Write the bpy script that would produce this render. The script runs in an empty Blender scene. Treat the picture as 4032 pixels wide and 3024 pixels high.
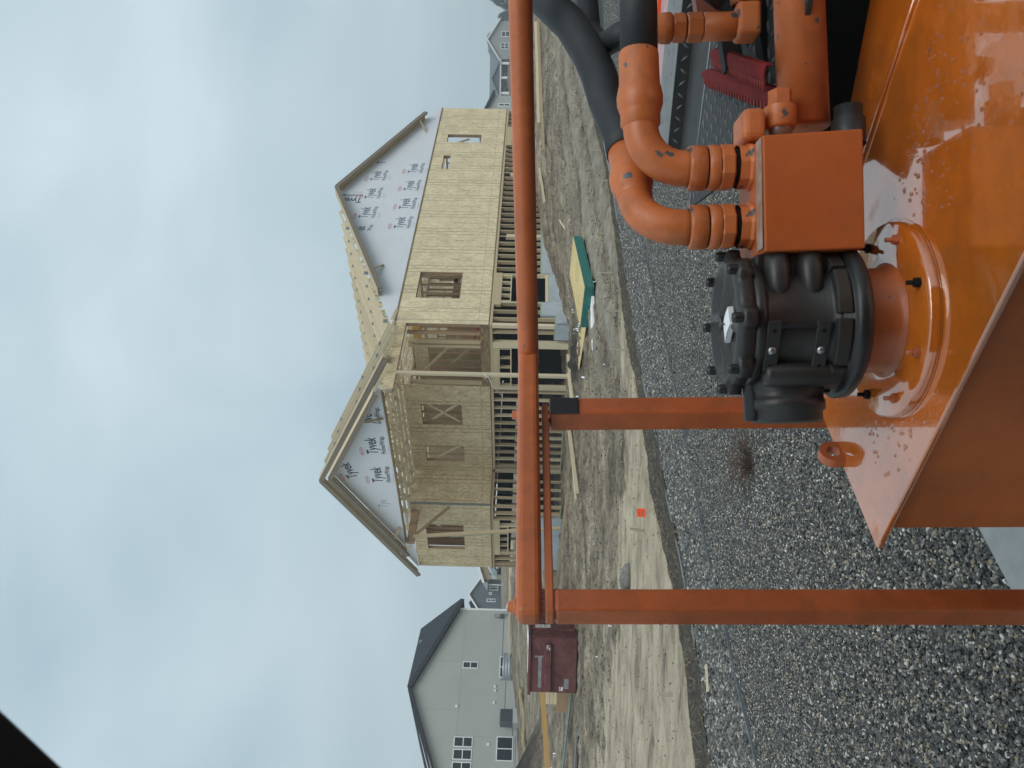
import bpy, bmesh, math, random
import numpy as np
from mathutils import Vector, Matrix, noise
random.seed(7); np.random.seed(7)
SC = bpy.context.scene
COL = SC.collection
R = math.radians
EYE = 1.9
# ------------------------------------------------------------------ camera
PITCH, ROLL = 0.0218, 0.0230          # the phone was held sideways: picture-left is up
def cam_rows(p, r):
    c, s = math.cos(p), math.sin(p)
    fwd = Vector((0, c, s)); up = Vector((0, -s, c)); rt = Vector((1, 0, 0))
    cr, sr = math.cos(r), math.sin(r)
    return cr*rt + sr*up, -sr*rt + cr*up, fwd
rt, up, fwd = cam_rows(PITCH, ROLL)
cd = bpy.data.cameras.new('camera'); cam = bpy.data.objects.new('camera', cd); COL.objects.link(cam)
m3 = Matrix((-up, rt, -fwd)).transposed()     # picture x = down, picture y = right
cam.matrix_world = Matrix.Translation((0, 0, EYE)) @ m3.to_4x4()
cd.sensor_width = 36; cd.lens = 36*3030/4032; cd.clip_start = .02; cd.clip_end = 2000
cd.dof.use_dof = True; cd.dof.focus_distance = 7.0; cd.dof.aperture_fstop = 11.0
SC.camera = cam
SC.render.resolution_x = 1024; SC.render.resolution_y = 768
# ------------------------------------------------------------------ sky, sun, exposure
SUN_EL, SUN_AZ = 48, 155             # soft sun behind the cloud, behind the camera
w = bpy.data.worlds.new('World'); SC.world = w; w.use_nodes = True
nt = w.node_tree; nt.nodes.clear()
def N(t, typ, **kw):
    n = t.nodes.new(typ)
    for k, v in kw.items(): setattr(n, k, v)
    return n
out = N(nt, 'ShaderNodeOutputWorld'); bg = N(nt, 'ShaderNodeBackground')
sky = N(nt, 'ShaderNodeTexSky', sky_type='NISHITA', sun_disc=False)
sky.sun_elevation = R(SUN_EL); sky.sun_rotation = R(SUN_AZ); sky.air_density = 1; sky.dust_density = 4
tc = N(nt, 'ShaderNodeTexCoord'); mp = N(nt, 'ShaderNodeMapping'); mp.inputs['Scale'].default_value = (1.3, 1.3, 2.2); mp.inputs['Location'].default_value = (.35, .1, .55)
no = N(nt, 'ShaderNodeTexNoise'); no.inputs['Scale'].default_value = 1.9; no.inputs['Detail'].default_value = 4.5; no.inputs['Distortion'].default_value = .35; no.inputs['Roughness'].default_value = .45
cr = N(nt, 'ShaderNodeValToRGB')
cr.color_ramp.elements[0].position = .32; cr.color_ramp.elements[0].color = (4.45, 6.0, 6.75, 1)
cr.color_ramp.elements[1].position = .68; cr.color_ramp.elements[1].color = (7.2, 8.6, 9.2, 1)
mx = N(nt, 'ShaderNodeMix', data_type='RGBA'); mx.inputs[0].default_value = .86     # cloud over the clear sky
nt.links.new(tc.outputs['Generated'], mp.inputs['Vector']); nt.links.new(mp.outputs[0], no.inputs['Vector'])
nt.links.new(no.outputs[0], cr.inputs[0]); nt.links.new(sky.outputs[0], mx.inputs[6]); nt.links.new(cr.outputs[0], mx.inputs[7])
nt.links.new(mx.outputs[2], bg.inputs[0]); bg.inputs[1].default_value = .107; nt.links.new(bg.outputs[0], out.inputs[0])
sl = bpy.data.lights.new('sun', 'SUN'); sl.energy = 1.5; sl.angle = R(40); sl.color = (1, .97, .92)
so = bpy.data.objects.new('sun', sl); COL.objects.link(so)
az = R(SUN_AZ); el = R(SUN_EL)
sd = Vector((math.sin(az)*math.cos(el), math.cos(az)*math.cos(el), math.sin(el)))
so.rotation_euler = sd.to_track_quat('Z', 'Y').to_euler(); so.location = (0, -20, 60)
SC.view_settings.view_transform = 'Standard'; SC.view_settings.look = 'None'
SC.view_settings.exposure = 0.0; SC.view_settings.gamma = 1
SC.view_settings.use_curve_mapping = False
SC.render.engine = 'CYCLES'
# ------------------------------------------------------------------ helpers: objects
def tag(o, label=None, cat=None, group=None, kind=None):
    if label: o['label'] = label
    if cat: o['category'] = cat
    if group: o['group'] = group
    if kind: o['kind'] = kind
    return o
def link(o, parent=None):
    COL.objects.link(o)
    if parent: o.parent = parent
    return o
def empty(name, loc=(0, 0, 0), rz=0, parent=None):
    o = bpy.data.objects.new(name, None); o.empty_display_size = .3
    link(o, parent); o.location = loc; o.rotation_euler = (0, 0, rz); return o
def mk(name, me, mat=None, parent=None, mtx=None):
    o = bpy.data.objects.new(name, me)
    if mat and not me.materials: me.materials.append(mat)
    link(o, parent)
    if mtx is not None: o.matrix_local = mtx
    return o
class MB:
    """collects shapes for one mesh"""
    def __init__(s): s.v = []; s.f = []; s.sm = []
    def add(s, vs, fs, smooth=False):
        b = len(s.v); s.v += [tuple(v) for v in vs]
        for f in fs: s.f.append(tuple(b+i for i in f)); s.sm.append(smooth)
        return s
    def box(s, x0, x1, y0, y1, z0, z1):
        return s.add([(x0,y0,z0),(x1,y0,z0),(x1,y1,z0),(x0,y1,z0),(x0,y0,z1),(x1,y0,z1),(x1,y1,z1),(x0,y1,z1)],
                     [(0,3,2,1),(4,5,6,7),(0,1,5,4),(1,2,6,5),(2,3,7,6),(3,0,4,7)])
    def beam(s, a, b, w, h, side=None):
        M = beam_mtx(a, b, w, h, side)
        vs = [M @ Vector(c) for c in ((-.5,-.5,-.5),(.5,-.5,-.5),(.5,.5,-.5),(-.5,.5,-.5),(-.5,-.5,.5),(.5,-.5,.5),(.5,.5,.5),(-.5,.5,.5))]
        return s.add(vs, [(0,3,2,1),(4,5,6,7),(0,1,5,4),(1,2,6,5),(2,3,7,6),(3,0,4,7)])
    def prism(s, poly, d, caps=True):
        """poly: 3-D points (planar, CCW seen from +d); extruded by -d"""
        n = len(poly); p = [Vector(q) for q in poly]; d = Vector(d)
        vs = p + [q-d for q in p]
        fs = [tuple(range(n)), tuple(range(2*n-1, n-1, -1))] if caps else []
        fs += [(i, n+i, n+(i+1) % n, (i+1) % n) for i in range(n)]
        return s.add(vs, fs)
    def tube(s, pts, r, n=14, cap=True, smooth=True):
        pts = [Vector(p) for p in pts]; k = len(pts)
        rs = r if isinstance(r, (list, tuple)) else [r]*k
        vs = []; prev = None
        for i in range(k):
            d = (pts[min(i+1, k-1)]-pts[max(i-1, 0)]).normalized()
            if prev is None:
                a = Vector((0, 0, 1)) if abs(d.z) < .9 else Vector((1, 0, 0))
                u = d.cross(a).normalized()
            else: u = (prev - d*prev.dot(d)).normalized()
            prev = u; v = d.cross(u)
            for j in range(n):
                t = 2*math.pi*j/n; vs.append(pts[i] + (u*math.cos(t)+v*math.sin(t))*rs[i])
        fs = [(i*n+j, i*n+(j+1) % n, (i+1)*n+(j+1) % n, (i+1)*n+j) for i in range(k-1) for j in range(n)]
        s.add(vs, fs, smooth)
        if cap: s.add([vs[j] for j in range(n)], [tuple(range(n-1, -1, -1))]); s.add([vs[(k-1)*n+j] for j in range(n)], [tuple(range(n))])
        return s
    def lathe(s, prof, c=(0, 0, 0), ax=(0, 0, 1), n=40, smooth=True, hexed=False, phase=0):
        """prof: (radius, along) pairs"""
        c = Vector(c); ax = Vector(ax).normalized()
        a = Vector((1, 0, 0)) if abs(ax.x) < .9 else Vector((0, 1, 0))
        u = ax.cross(a).normalized(); v = ax.cross(u)
        for i in range(len(prof)-1):
            (r0, h0), (r1, h1) = prof[i], prof[i+1]
            vs = []
            for (r, h) in ((r0, h0), (r1, h1)):
                for j in range(n):
                    t = 2*math.pi*j/n+phase; vs.append(c+ax*h+(u*math.cos(t)+v*math.sin(t))*r)
            s.add(vs, [(j, (j+1) % n, n+(j+1) % n, n+j) for j in range(n)], smooth)
        return s
    def mesh(s, name):
        me = bpy.data.meshes.new(name); me.from_pydata(s.v, [], s.f); me.update()
        me.polygons.foreach_set('use_smooth', s.sm)
        return me
    def build(s, name, mat, parent=None, bevel=0, seg=2, fixn=True):
        me = s.mesh(name)
        if fixn:
            bm = bmesh.new(); bm.from_mesh(me); bmesh.ops.remove_doubles(bm, verts=bm.verts, dist=1e-5)
            bmesh.ops.recalc_face_normals(bm, faces=bm.faces); bm.to_mesh(me); bm.free()
        o = mk(name, me, mat, parent)
        if bevel:
            b = o.modifiers.new('bevel', 'BEVEL'); b.width = bevel; b.segments = seg; b.limit_method = 'ANGLE'; b.angle_limit = R(35); b.harden_normals = False
        return o
def beam_mtx(a, b, w, h, side=None):
    """unit cube -> beam from a to b; h measured along side (default up), w across"""
    a = Vector(a); b = Vector(b); d = b-a; L = d.length; x = d/L
    s_ = Vector(side) if side is not None else (Vector((0, 0, 1)) if abs(x.z) < .95 else Vector((0, 1, 0)))
    y = s_.cross(x).normalized(); z = x.cross(y)
    M = Matrix((x*L, y*w, z*h)).transposed().to_4x4(); M.translation = (a+b)/2
    return M
_ub = {}
def unit(mat):
    if mat.name not in _ub:
        me = MB().box(-.5, .5, -.5, .5, -.5, .5).mesh('board_'+mat.name); me.materials.append(mat); _ub[mat.name] = me
    return _ub[mat.name]
def board(name, a, b, w, h, mat, parent=None, side=None):
    return mk(name, unit(mat), None, parent, beam_mtx(a, b, w, h, side))
def bbox(name, x0, x1, y0, y1, z0, z1, mat, parent=None):
    return mk(name, unit(mat), None, parent, Matrix.Translation(((x0+x1)/2, (y0+y1)/2, (z0+z1)/2)) @ Matrix.Diagonal((x1-x0, y1-y0, z1-z0, 1)))
_tx = {}
def text_mesh(body, size, mat, italic=0.0, sx=1.0, bold=0.0):
    k = (body, size, mat.name, italic, sx, bold)
    if k not in _tx:
        cu = bpy.data.curves.new('text', 'FONT'); cu.body = body; cu.size = size; cu.shear = italic; cu.extrude = .0008; cu.offset = size*bold; cu.resolution_u = 3
        o = bpy.data.objects.new('text', cu); COL.objects.link(o)
        bpy.context.view_layer.update()
        me = bpy.data.meshes.new_from_object(o.evaluated_get(bpy.context.evaluated_depsgraph_get()))
        bpy.data.objects.remove(o); bpy.data.curves.remove(cu)
        if sx != 1: me.transform(Matrix.Diagonal((sx, 1, 1, 1)))
        me.materials.clear(); me.materials.append(mat); me.name = 'lettering'; _tx[k] = me
    return _tx[k]
# ------------------------------------------------------------------ helpers: materials
def mat(name, col, rough=.7, spec=.5, metal=0, bump=0, bscale=40, var=.12, vscale=6, vdetail=5, dist=0, coords='Object', stretch=(1, 1, 1), coat=0, col2=None, objvar=0, detail2=None, bdist=.02):
    m = bpy.data.materials.new(name); m.use_nodes = True; t = m.node_tree; b = t.nodes['Principled BSDF']
    L = t.links.new
    tcn = N(t, 'ShaderNodeTexCoord'); mpn = N(t, 'ShaderNodeMapping'); mpn.inputs['Scale'].default_value = stretch
    L(tcn.outputs[coords], mpn.inputs[0])
    vec = mpn.outputs[0]
    oi = N(t, 'ShaderNodeObjectInfo')
    ad = N(t, 'ShaderNodeVectorMath', operation='MULTIPLY_ADD'); ad.inputs[1].default_value = (37, 53, 71)
    L(oi.outputs['Random'], ad.inputs[0]); L(vec, ad.inputs[2]); vec = ad.outputs[0]
    n1 = N(t, 'ShaderNodeTexNoise'); n1.inputs['Scale'].default_value = vscale; n1.inputs['Detail'].default_value = vdetail; n1.inputs['Roughness'].default_value = .6; n1.inputs['Distortion'].default_value = dist
    L(vec, n1.inputs['Vector'])
    rp = N(t, 'ShaderNodeValToRGB'); c = Vector(col[:3])
    c2 = Vector(col2) if col2 else c*(1+var)
    rp.color_ramp.elements[0].position = .3; rp.color_ramp.elements[0].color = (*(c*(1-var) if not col2 else c), 1)
    rp.color_ramp.elements[1].position = .7; rp.color_ramp.elements[1].color = (*c2, 1)
    L(n1.outputs[0], rp.inputs[0]); co = rp.outputs[0]
    if objvar:
        hs = N(t, 'ShaderNodeHueSaturation'); mr = N(t, 'ShaderNodeMapRange'); mr.inputs['To Min'].default_value = 1-objvar; mr.inputs['To Max'].default_value = 1+objvar
        L(oi.outputs['Random'], mr.inputs[0]); L(mr.outputs[0], hs.inputs['Value']); L(co, hs.inputs['Color']); co = hs.outputs[0]
    L(co, b.inputs['Base Color'])
    b.inputs['Roughness'].default_value = rough; b.inputs['Metallic'].default_value = metal
    b.inputs['Specular IOR Level'].default_value = spec
    if coat: b.inputs['Coat Weight'].default_value = coat; b.inputs['Coat Roughness'].default_value = .08
    if bump:
        n2 = N(t, 'ShaderNodeTexNoise'); n2.inputs['Scale'].default_value = bscale; n2.inputs['Detail'].default_value = 4
        L(vec, n2.inputs['Vector'])
        bp = N(t, 'ShaderNodeBump'); bp.inputs['Strength'].default_value = min(1, bump); bp.inputs['Distance'].default_value = bdist
        L(n2.outputs[0], bp.inputs['Height']); L(bp.outputs[0], b.inputs['Normal'])
    m['vec'] = ''
    return m
# ------------------------------------------------------------------ materials
def nodes(m): return m.node_tree, m.node_tree.nodes['Principled BSDF'], m.node_tree.links.new
def osb_mat(name, base, dark, light, lines=True):
    m = bpy.data.materials.new(name); m.use_nodes = True; t, b, L = nodes(m)
    tcn = N(t, 'ShaderNodeTexCoord'); oi = N(t, 'ShaderNodeObjectInfo')
    ad = N(t, 'ShaderNodeVectorMath', operation='MULTIPLY_ADD'); ad.inputs[1].default_value = (37, 53, 71)
    L(oi.outputs['Random'], ad.inputs[0]); L(tcn.outputs['Object'], ad.inputs[2])
    def flakes(rot, sc, seed):
        mp = N(t, 'ShaderNodeMapping'); mp.inputs['Rotation'].default_value = rot; mp.inputs['Scale'].default_value = sc; mp.inputs['Location'].default_value = (seed, seed*2, seed*3)
        L(ad.outputs[0], mp.inputs[0])
        v = N(t, 'ShaderNodeTexVoronoi'); v.inputs['Scale'].default_value = 1; v.inputs['Randomness'].default_value = 1
        L(mp.outputs[0], v.inputs['Vector']); return v.outputs['Color']
    f1 = flakes((0, R(20), R(20)), (28, 28, 9), 0); f2 = flakes((0, R(-35), R(-30)), (26, 26, 8), 5)
    s1 = N(t, 'ShaderNodeSeparateColor'); s2 = N(t, 'ShaderNodeSeparateColor'); L(f1, s1.inputs[0]); L(f2, s2.inputs[0])
    av = N(t, 'ShaderNodeMath', operation='MULTIPLY_ADD'); L(s1.outputs[0], av.inputs[0]); av.inputs[1].default_value = .55
    h = N(t, 'ShaderNodeMath', operation='MULTIPLY'); L(s2.outputs[1], h.inputs[0]); h.inputs[1].default_value = .45
    L(h.outputs[0], av.inputs[2])
    rp = N(t, 'ShaderNodeValToRGB'); e = rp.color_ramp.elements
    e[0].position = .1; e[0].color = (*dark, 1); e[1].position = .95; e[1].color = (*light, 1); x = e.new(.45); x.color = (*base, 1)
    L(av.outputs[0], rp.inputs[0])
    n2 = N(t, 'ShaderNodeTexNoise'); n2.inputs['Scale'].default_value = 1.7; L(ad.outputs[0], n2.inputs['Vector'])
    hs = N(t, 'ShaderNodeHueSaturation'); mr = N(t, 'ShaderNodeMapRange'); mr.inputs['From Min'].default_value = .3; mr.inputs['From Max'].default_value = .7; mr.inputs['To Min'].default_value = .9; mr.inputs['To Max'].default_value = 1.08
    L(n2.outputs[0], mr.inputs[0]); L(mr.outputs[0], hs.inputs['Value']); L(rp.outputs[0], hs.inputs['Color'])
    co = hs.outputs[0]
    if lines:   # stud lines printed on the sheet (x along the sheet)
        sx = N(t, 'ShaderNodeSeparateXYZ'); L(tcn.outputs['Object'], sx.inputs[0])
        acc = None
        for px in (.2, 1.02, 0.0, 1.216):
            a = N(t, 'ShaderNodeMath', operation='COMPARE'); a.inputs[1].default_value = px; a.inputs[2].default_value = .012; L(sx.outputs[0], a.inputs[0])
            if acc is None: acc = a.outputs[0]
            else:
                q = N(t, 'ShaderNodeMath', operation='MAXIMUM'); L(acc, q.inputs[0]); L(a.outputs[0], q.inputs[1]); acc = q.outputs[0]
        a = N(t, 'ShaderNodeMath', operation='COMPARE'); a.inputs[1].default_value = .33; a.inputs[2].default_value = .006; L(sx.outputs[2], a.inputs[0])
        q = N(t, 'ShaderNodeMath', operation='MAXIMUM'); L(acc, q.inputs[0]); L(a.outputs[0], q.inputs[1])
        mu = N(t, 'ShaderNodeMath', operation='MULTIPLY'); mu.inputs[1].default_value = .62; L(q.outputs[0], mu.inputs[0])
        mx = N(t, 'ShaderNodeMix', data_type='RGBA'); mx.inputs[7].default_value = (.13, .10, .07, 1); L(mu.outputs[0], mx.inputs[0]); L(co, mx.inputs[6]); co = mx.outputs[2]
    L(co, b.inputs['Base Color']); b.inputs['Roughness'].default_value = .75; b.inputs['Specular IOR Level'].default_value = .25
    bp = N(t, 'ShaderNodeBump'); bp.inputs['Strength'].default_value = .35; bp.inputs['Distance'].default_value = .004; L(av.outputs[0], bp.inputs['Height']); L(bp.outputs[0], b.inputs['Normal'])
    return m
M = {}
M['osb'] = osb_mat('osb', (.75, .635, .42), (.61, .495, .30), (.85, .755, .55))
M['osb_shaded'] = osb_mat('osb_shaded', (.60, .485, .30), (.45, .345, .195), (.72, .61, .41))  # darker copy of osb: shade on walls turned from the sun, in the colour
M['osb_rim'] = osb_mat('osb_rim', (.25, .165, .09), (.14, .09, .05), (.38, .28, .17), False)
M['osb_plain'] = osb_mat('osb_plain', (.60, .47, .22), (.48, .36, .15), (.70, .58, .33), False)
M['lumber'] = mat('lumber', (.49, .39, .25), .7, .25, var=.16, vscale=3, stretch=(2, 14, 14), dist=.6, objvar=.16, coords='Object')
M['lumber_pale'] = mat('lumber_pale', (.66, .565, .39), .7, .25, var=.10, vscale=3, stretch=(2, 14, 14), dist=.6, objvar=.12)
M['lumber_brown'] = mat('lumber_brown', (.40, .275, .17), .75, .2, var=.2, vscale=3, stretch=(2, 12, 12), dist=.6, objvar=.18)
M['lumber_grey'] = mat('lumber_grey', (.36, .31, .245), .8, .2, var=.16, vscale=3, stretch=(2, 12, 12), dist=.6, objvar=.15)
M['fascia_shaded'] = mat('fascia_shaded', (.235, .20, .165), .8, .2, var=.18, vscale=3, stretch=(2, 12, 12), objvar=.12)  # damp primed board, with its shade also put into the colour
M['lumber_green'] = mat('lumber_green', (.36, .40, .27), .8, .2, var=.15, vscale=3, stretch=(2, 12, 12), objvar=.1)
M['amber_beam'] = mat('amber_beam', (.62, .36, .08), .5, .4, var=.1, vscale=5)
M['plywood'] = mat('plywood', (.56, .455, .29), .75, .2, var=.1, vscale=2, stretch=(6, 1, 1), objvar=.06)
M['dark_board'] = mat('dark_board', (.018, .018, .020), .9, .2, var=.3)  # near-black colour gives the lower storey interior its darkness
M['plate_metal'] = mat('plate_metal', (.34, .37, .40), .45, .5, metal=.8, var=.1)
M['concrete'] = mat('concrete', (.42, .47, .50), .85, .3, var=.16, vscale=2.2, vdetail=8, bump=.3, bscale=30)
M['concrete_path'] = mat('concrete_path', (.275, .29, .285), .6, .4, var=.12, vscale=9, vdetail=8, bump=.12, bscale=120)
M['teal'] = mat('teal', (.016, .175, .165), .6, .35, var=.18, vscale=9, objvar=.12)
M['white'] = mat('white', (.80, .82, .83), .6, .4, var=.04)
M['stucco'] = mat('stucco', (.405, .425, .405), .9, .2, var=.04, vscale=.6, bump=.2, bscale=90)
M['siding_dark'] = mat('siding_dark', (.105, .125, .145), .8, .3, var=.08)
M['siding_grey'] = mat('siding_grey', (.33, .345, .34), .8, .3, var=.06)
M['shingle'] = mat('shingle', (.040, .047, .058), .9, .2, var=.35, vscale=9, vdetail=8, bump=.6, bscale=50)
M['shingle_grey'] = mat('shingle_grey', (.16, .18, .20), .85, .3, var=.25, vscale=3, bump=.3)
M['pane'] = mat('pane', (.030, .042, .050), .06, .6, var=.2, vscale=1)
M['steel_corrugated'] = mat('steel_corrugated', (.36, .40, .43), .45, .5, metal=.5, var=.1)
M['ac_grey'] = mat('ac_grey', (.11, .125, .14), .6, .4, var=.1)
M['maroon'] = mat('maroon', (.070, .014, .017), .62, .4, var=.35, vscale=3.2, vdetail=12, dist=.8, col2=(.165, .060, .056), bump=.12, bscale=25)
M['black'] = mat('black', (.012, .012, .013), .7, .3, var=.2)
M['rubber'] = mat('rubber', (.022, .025, .028), .55, .4, var=.25, vscale=14, bump=.3, bscale=260, bdist=.001)
M['red'] = mat('red', (.45, .04, .03), .5, .4, var=.15)
M['snow'] = mat('snow', (.86, .88, .90), .8, .2, var=.03)
M['ink'] = mat('ink', (.055, .065, .085), .8, .2, var=.1)
M['ink_blue'] = mat('ink_blue', (.135, .165, .23), .8, .2, var=.1)
M['ink_faint'] = mat('ink_faint', (.40, .44, .48), .8, .2, var=.1)
M['ink_red'] = mat('ink_red', (.62, .27, .27), .8, .2, var=.2, vscale=20)
M['ink_brown'] = mat('ink_brown', (.20, .165, .11), .85, .1, var=.3, vscale=30)
M['fabric'] = mat('fabric', (.085, .076, .064), .95, .1, var=.5, vscale=22, vdetail=8, bump=1, bscale=90)
M['plastic_grey'] = mat('plastic_grey', (.16, .18, .185), .4, .4, var=.15, vscale=4, bump=.2, bscale=12)
M['edging'] = mat('edging', (.17, .195, .205), .35, .5, metal=.4, var=.2)
M['stake'] = mat('stake', (.36, .32, .255), .85, .2, var=.15, stretch=(10, 10, 2))
M['stone'] = mat('stone', (.155, .148, .132), .85, .3, var=.6, vscale=5, bump=.6, bscale=12)
M['marker_orange'] = mat('marker_orange', (.95, .10, .03), .6, .3, var=.04)
M['twig'] = mat('twig', (.125, .088, .07), .9, .1, var=.3, vscale=20)
M['pipe_green'] = mat('pipe_green', (.17, .24, .22), .5, .4, var=.15)
M['straw'] = mat('straw', (.34, .28, .17), .95, .1, var=.25, vscale=12, bump=.6)
# house wrap: pale sheet, creased
def wrap_mat():
    m = mat('wrap', (.73, .765, .81), .5, .35, var=.03, vscale=1.2); t, b, L = nodes(m)
    tcn = N(t, 'ShaderNodeTexCoord'); mp = N(t, 'ShaderNodeMapping'); mp.inputs['Scale'].default_value = (1.4, 1.4, 2.2); mp.inputs['Rotation'].default_value = (0, R(25), 0)
    n = N(t, 'ShaderNodeTexNoise', noise_type='RIDGED_MULTIFRACTAL'); n.inputs['Scale'].default_value = 1.6; n.inputs['Detail'].default_value = 3
    L(tcn.outputs['Object'], mp.inputs[0]); L(mp.outputs[0], n.inputs['Vector'])
    bp = N(t, 'ShaderNodeBump'); bp.inputs['Strength'].default_value = .22; bp.inputs['Distance'].default_value = .05
    L(n.outputs[0], bp.inputs['Height']); L(bp.outputs[0], b.inputs['Normal']); return m
M['wrap'] = wrap_mat()
# ------------------------------------------------------------------ terrain

_CP=np.array([(-2,2,0),(2,2,0),(-6,5,0),(0,6,0),(4,6,.03),(8,8,.15),(3,12,.06),(8,14,.3),(13,14,.45),(-9,8,.02),(-14,10,.05),
(-3.5,8,0),(-2,9.5,0),(-.8,11.3,.02),(.5,13.4,.05),(2.3,15.2,.13),(5.2,18.3,.3),(-5,12,.02),(-2,14,.08),
(2.4,18.7,.345),(4.0,20.55,.55),(1.5,19.5,.39),(7,21.5,.8),(11,24,1.2),
(1.7,25,.56),(2.3,25.1,.72),(3.9,26.6,1.05),(5.35,28.1,1.46),(7.1,29.9,1.73),(9.1,32,1.95),(11.2,34.1,2.1),(13.5,36.5,2.2),
(-.5,27.2,.55),(-3.5,30.2,.55),(-5,29.8,.52),(-8,32.6,.55),(0,22.6,.5),(-3,25,.45),(-6,27.5,.42),(12,40,2.3),(5,35,.6),(0,33,.56),
(-8,23,.22),(-5,15.5,.06),(-9,18.5,.1),(-5,20,.22),(-14.8,30,.88),(-11,27,.5),(-15.3,52,2.95),(-21.7,44,1.86),(-14,36,1.35),(-10,40,1.75),(-8,46,2.4),(-17,72,4.1),(-24,110,4.7),
(22,60,3.2),(34,90,4.3),(59,145,6.2),(0,60,3.4),(0,110,5),(0,160,6.4),(40,160,6.6),(-80,110,5),(-40,50,2.2),(-30,20,.3),(30,20,1.1),(30,34,1.9),(100,60,4),(0,420,7),(-300,400,7),(300,400,7),(-400,0,0),(400,0,1),(0,-60,0)],float)
_D=np.hypot(_CP[:,None,0]-_CP[None,:,0],_CP[:,None,1]-_CP[None,:,1])
_n=len(_CP)
_A=np.zeros((_n+1,_n+1));_A[:_n,:_n]=-_D-np.eye(_n)*.02;_A[:_n,_n]=1;_A[_n,:_n]=1
_W=np.linalg.solve(_A,np.append(_CP[:,2],0))
def T(x,y):
    x=np.asarray(x,float);y=np.asarray(y,float)
    o=np.zeros(np.broadcast(x,y).shape)+_W[_n]
    for i in range(_n): o=o-_W[i]*np.hypot(x-_CP[i,0],y-_CP[i,1])
    return o
def Tz(x, y): return float(T(x, y))
def grade(lo, f0, f1, hi, step, g):
    a = list(np.arange(f0, f1+1e-6, step)); d = step; x = f1
    while x < hi: d *= g; x += d; a.append(min(x, hi))
    d = step; x = f0; l = []
    while x > lo: d *= g; x -= d; l.append(max(x, lo))
    return np.array(l[::-1]+a)
GX = grade(-420, -12, 14, 420, .11, 1.09); GY = grade(-60, 1.5, 31, 430, .11, 1.07)
XX, YY = np.meshgrid(GX, GY); ZZ = T(XX, YY)
# gravel / fabric / sand limits measured on the site
EDGE = [(-9.0, 3.6), (-5.6, 6.1), (-3.75, 7.82), (-3.24, 8.2), (-2.57, 8.74), (-2.05, 9.44), (-1.45, 10.42), (-.76, 11.2), (.28, 12.82), (.61, 13.36), (2.48, 15.04), (4.25, 16.3), (5.87, 17.98), (7.26, 18.52), (8.72, 19.53), (10.34, 21.19), (14, 24.5)]
FAB = [(-9.4, 4.3), (-5.9, 6.8), (-4.0, 8.34), (-3.46, 8.74), (-2.86, 9.34), (-2.47, 9.98), (-2.01, 10.7), (-1.61, 11.48), (-.83, 12.2), (.30, 13.5), (.64, 14.1), (1.66, 14.98), (3.33, 16.0), (4.72, 17.2), (6.1, 18.6), (7.5, 19.11), (8.9, 20.1), (10.6, 21.7), (14.2, 25)]
EDGING = [(5.2, 16.0), (3.6, 14.15), (2.22, 12.52), (1.28, 11.42), (.23, 10.12), (-.46, 9.32), (-1.64, 8.04), (-1.98, 7.52), (-2.58, 6.74), (-2.95, 6.18), (-3.9, 5.0), (-5.2, 3.4)]
def poly_d(px, py, line):
    """signed distance to an open polyline, positive on its left"""
    best = np.full(np.shape(px), 1e9); sg = np.ones(np.shape(px))
    for (x0, y0), (x1, y1) in zip(line[:-1], line[1:]):
        dx, dy = x1-x0, y1-y0; t = np.clip(((px-x0)*dx+(py-y0)*dy)/(dx*dx+dy*dy), 0, 1)
        ex = px-x0-t*dx; ey = py-y0-t*dy; d = np.hypot(ex, ey); c = dx*ey-dy*ex
        u = d < best; best = np.where(u, d, best); sg = np.where(u, np.sign(c), sg)
    return best*sg
de = poly_d(XX, YY, EDGE)             # >0: mud side
def fbm(x, y, sx, sy, oc=4, seed=0):
    o = np.empty(x.shape); f = o.ravel(); xr = x.ravel(); yr = y.ravel()
    for i in range(f.size): f[i] = noise.fractal((xr[i]*sx+seed, yr[i]*sy, seed*1.7), 1.0, 2.0, oc)
    return o
near = (XX > -30) & (XX < 30) & (YY > 1) & (YY < 60)
n1 = np.zeros(XX.shape); n2 = np.zeros(XX.shape); n3 = np.zeros(XX.shape)
n1[near] = fbm(XX[near], YY[near], 1.0, 1.7, 4, 3.1); n2[near] = fbm(XX[near], YY[near], 3.2, 3.6, 4, 9.4); n3[near] = fbm(XX[near], YY[near], .25, .3, 2, 5.5)
sandline = [(6, 18.5), (.67, 14.88), (-.82, 14.4), (-1.91, 14.84), (-3.23, 14.74), (-4.55, 15.02), (-5.2, 15.32), (-6.81, 16.56), (-8.53, 17.64), (-14, 20.5), (-20, 24)]
ds = poly_d(XX, YY, sandline)         # >0: sand side (towards the gravel)
mud = np.clip(de/.5, 0, 1)*near
sand = np.clip((ds+.9*n1+.55*n2)/.22+.5, 0, 1)*np.clip((de-.15)/.2, 0, 1)*np.clip((2.6-XX)/1.2, 0, 1)
ruts = .022*np.sin((YY-.32*XX+.5*n3)*5.2)*np.exp(-((YY-19.5-.35*XX)/3.2)**2)
rr_ = np.hypot(XX-13, YY-9); arc_ = np.exp(-((rr_-13.5)/3.0)**2)*np.clip((XX+1)/2, 0, 1)
ruts2 = .040*np.sin(rr_*4.2+1.5*n3)*arc_*(1+.6*n2)
ZZ = ZZ + mud*(.055*n1*(1-.6*sand)+.060*n2*(1-.75*sand)+(ruts+ruts2)*(1-sand))
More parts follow.
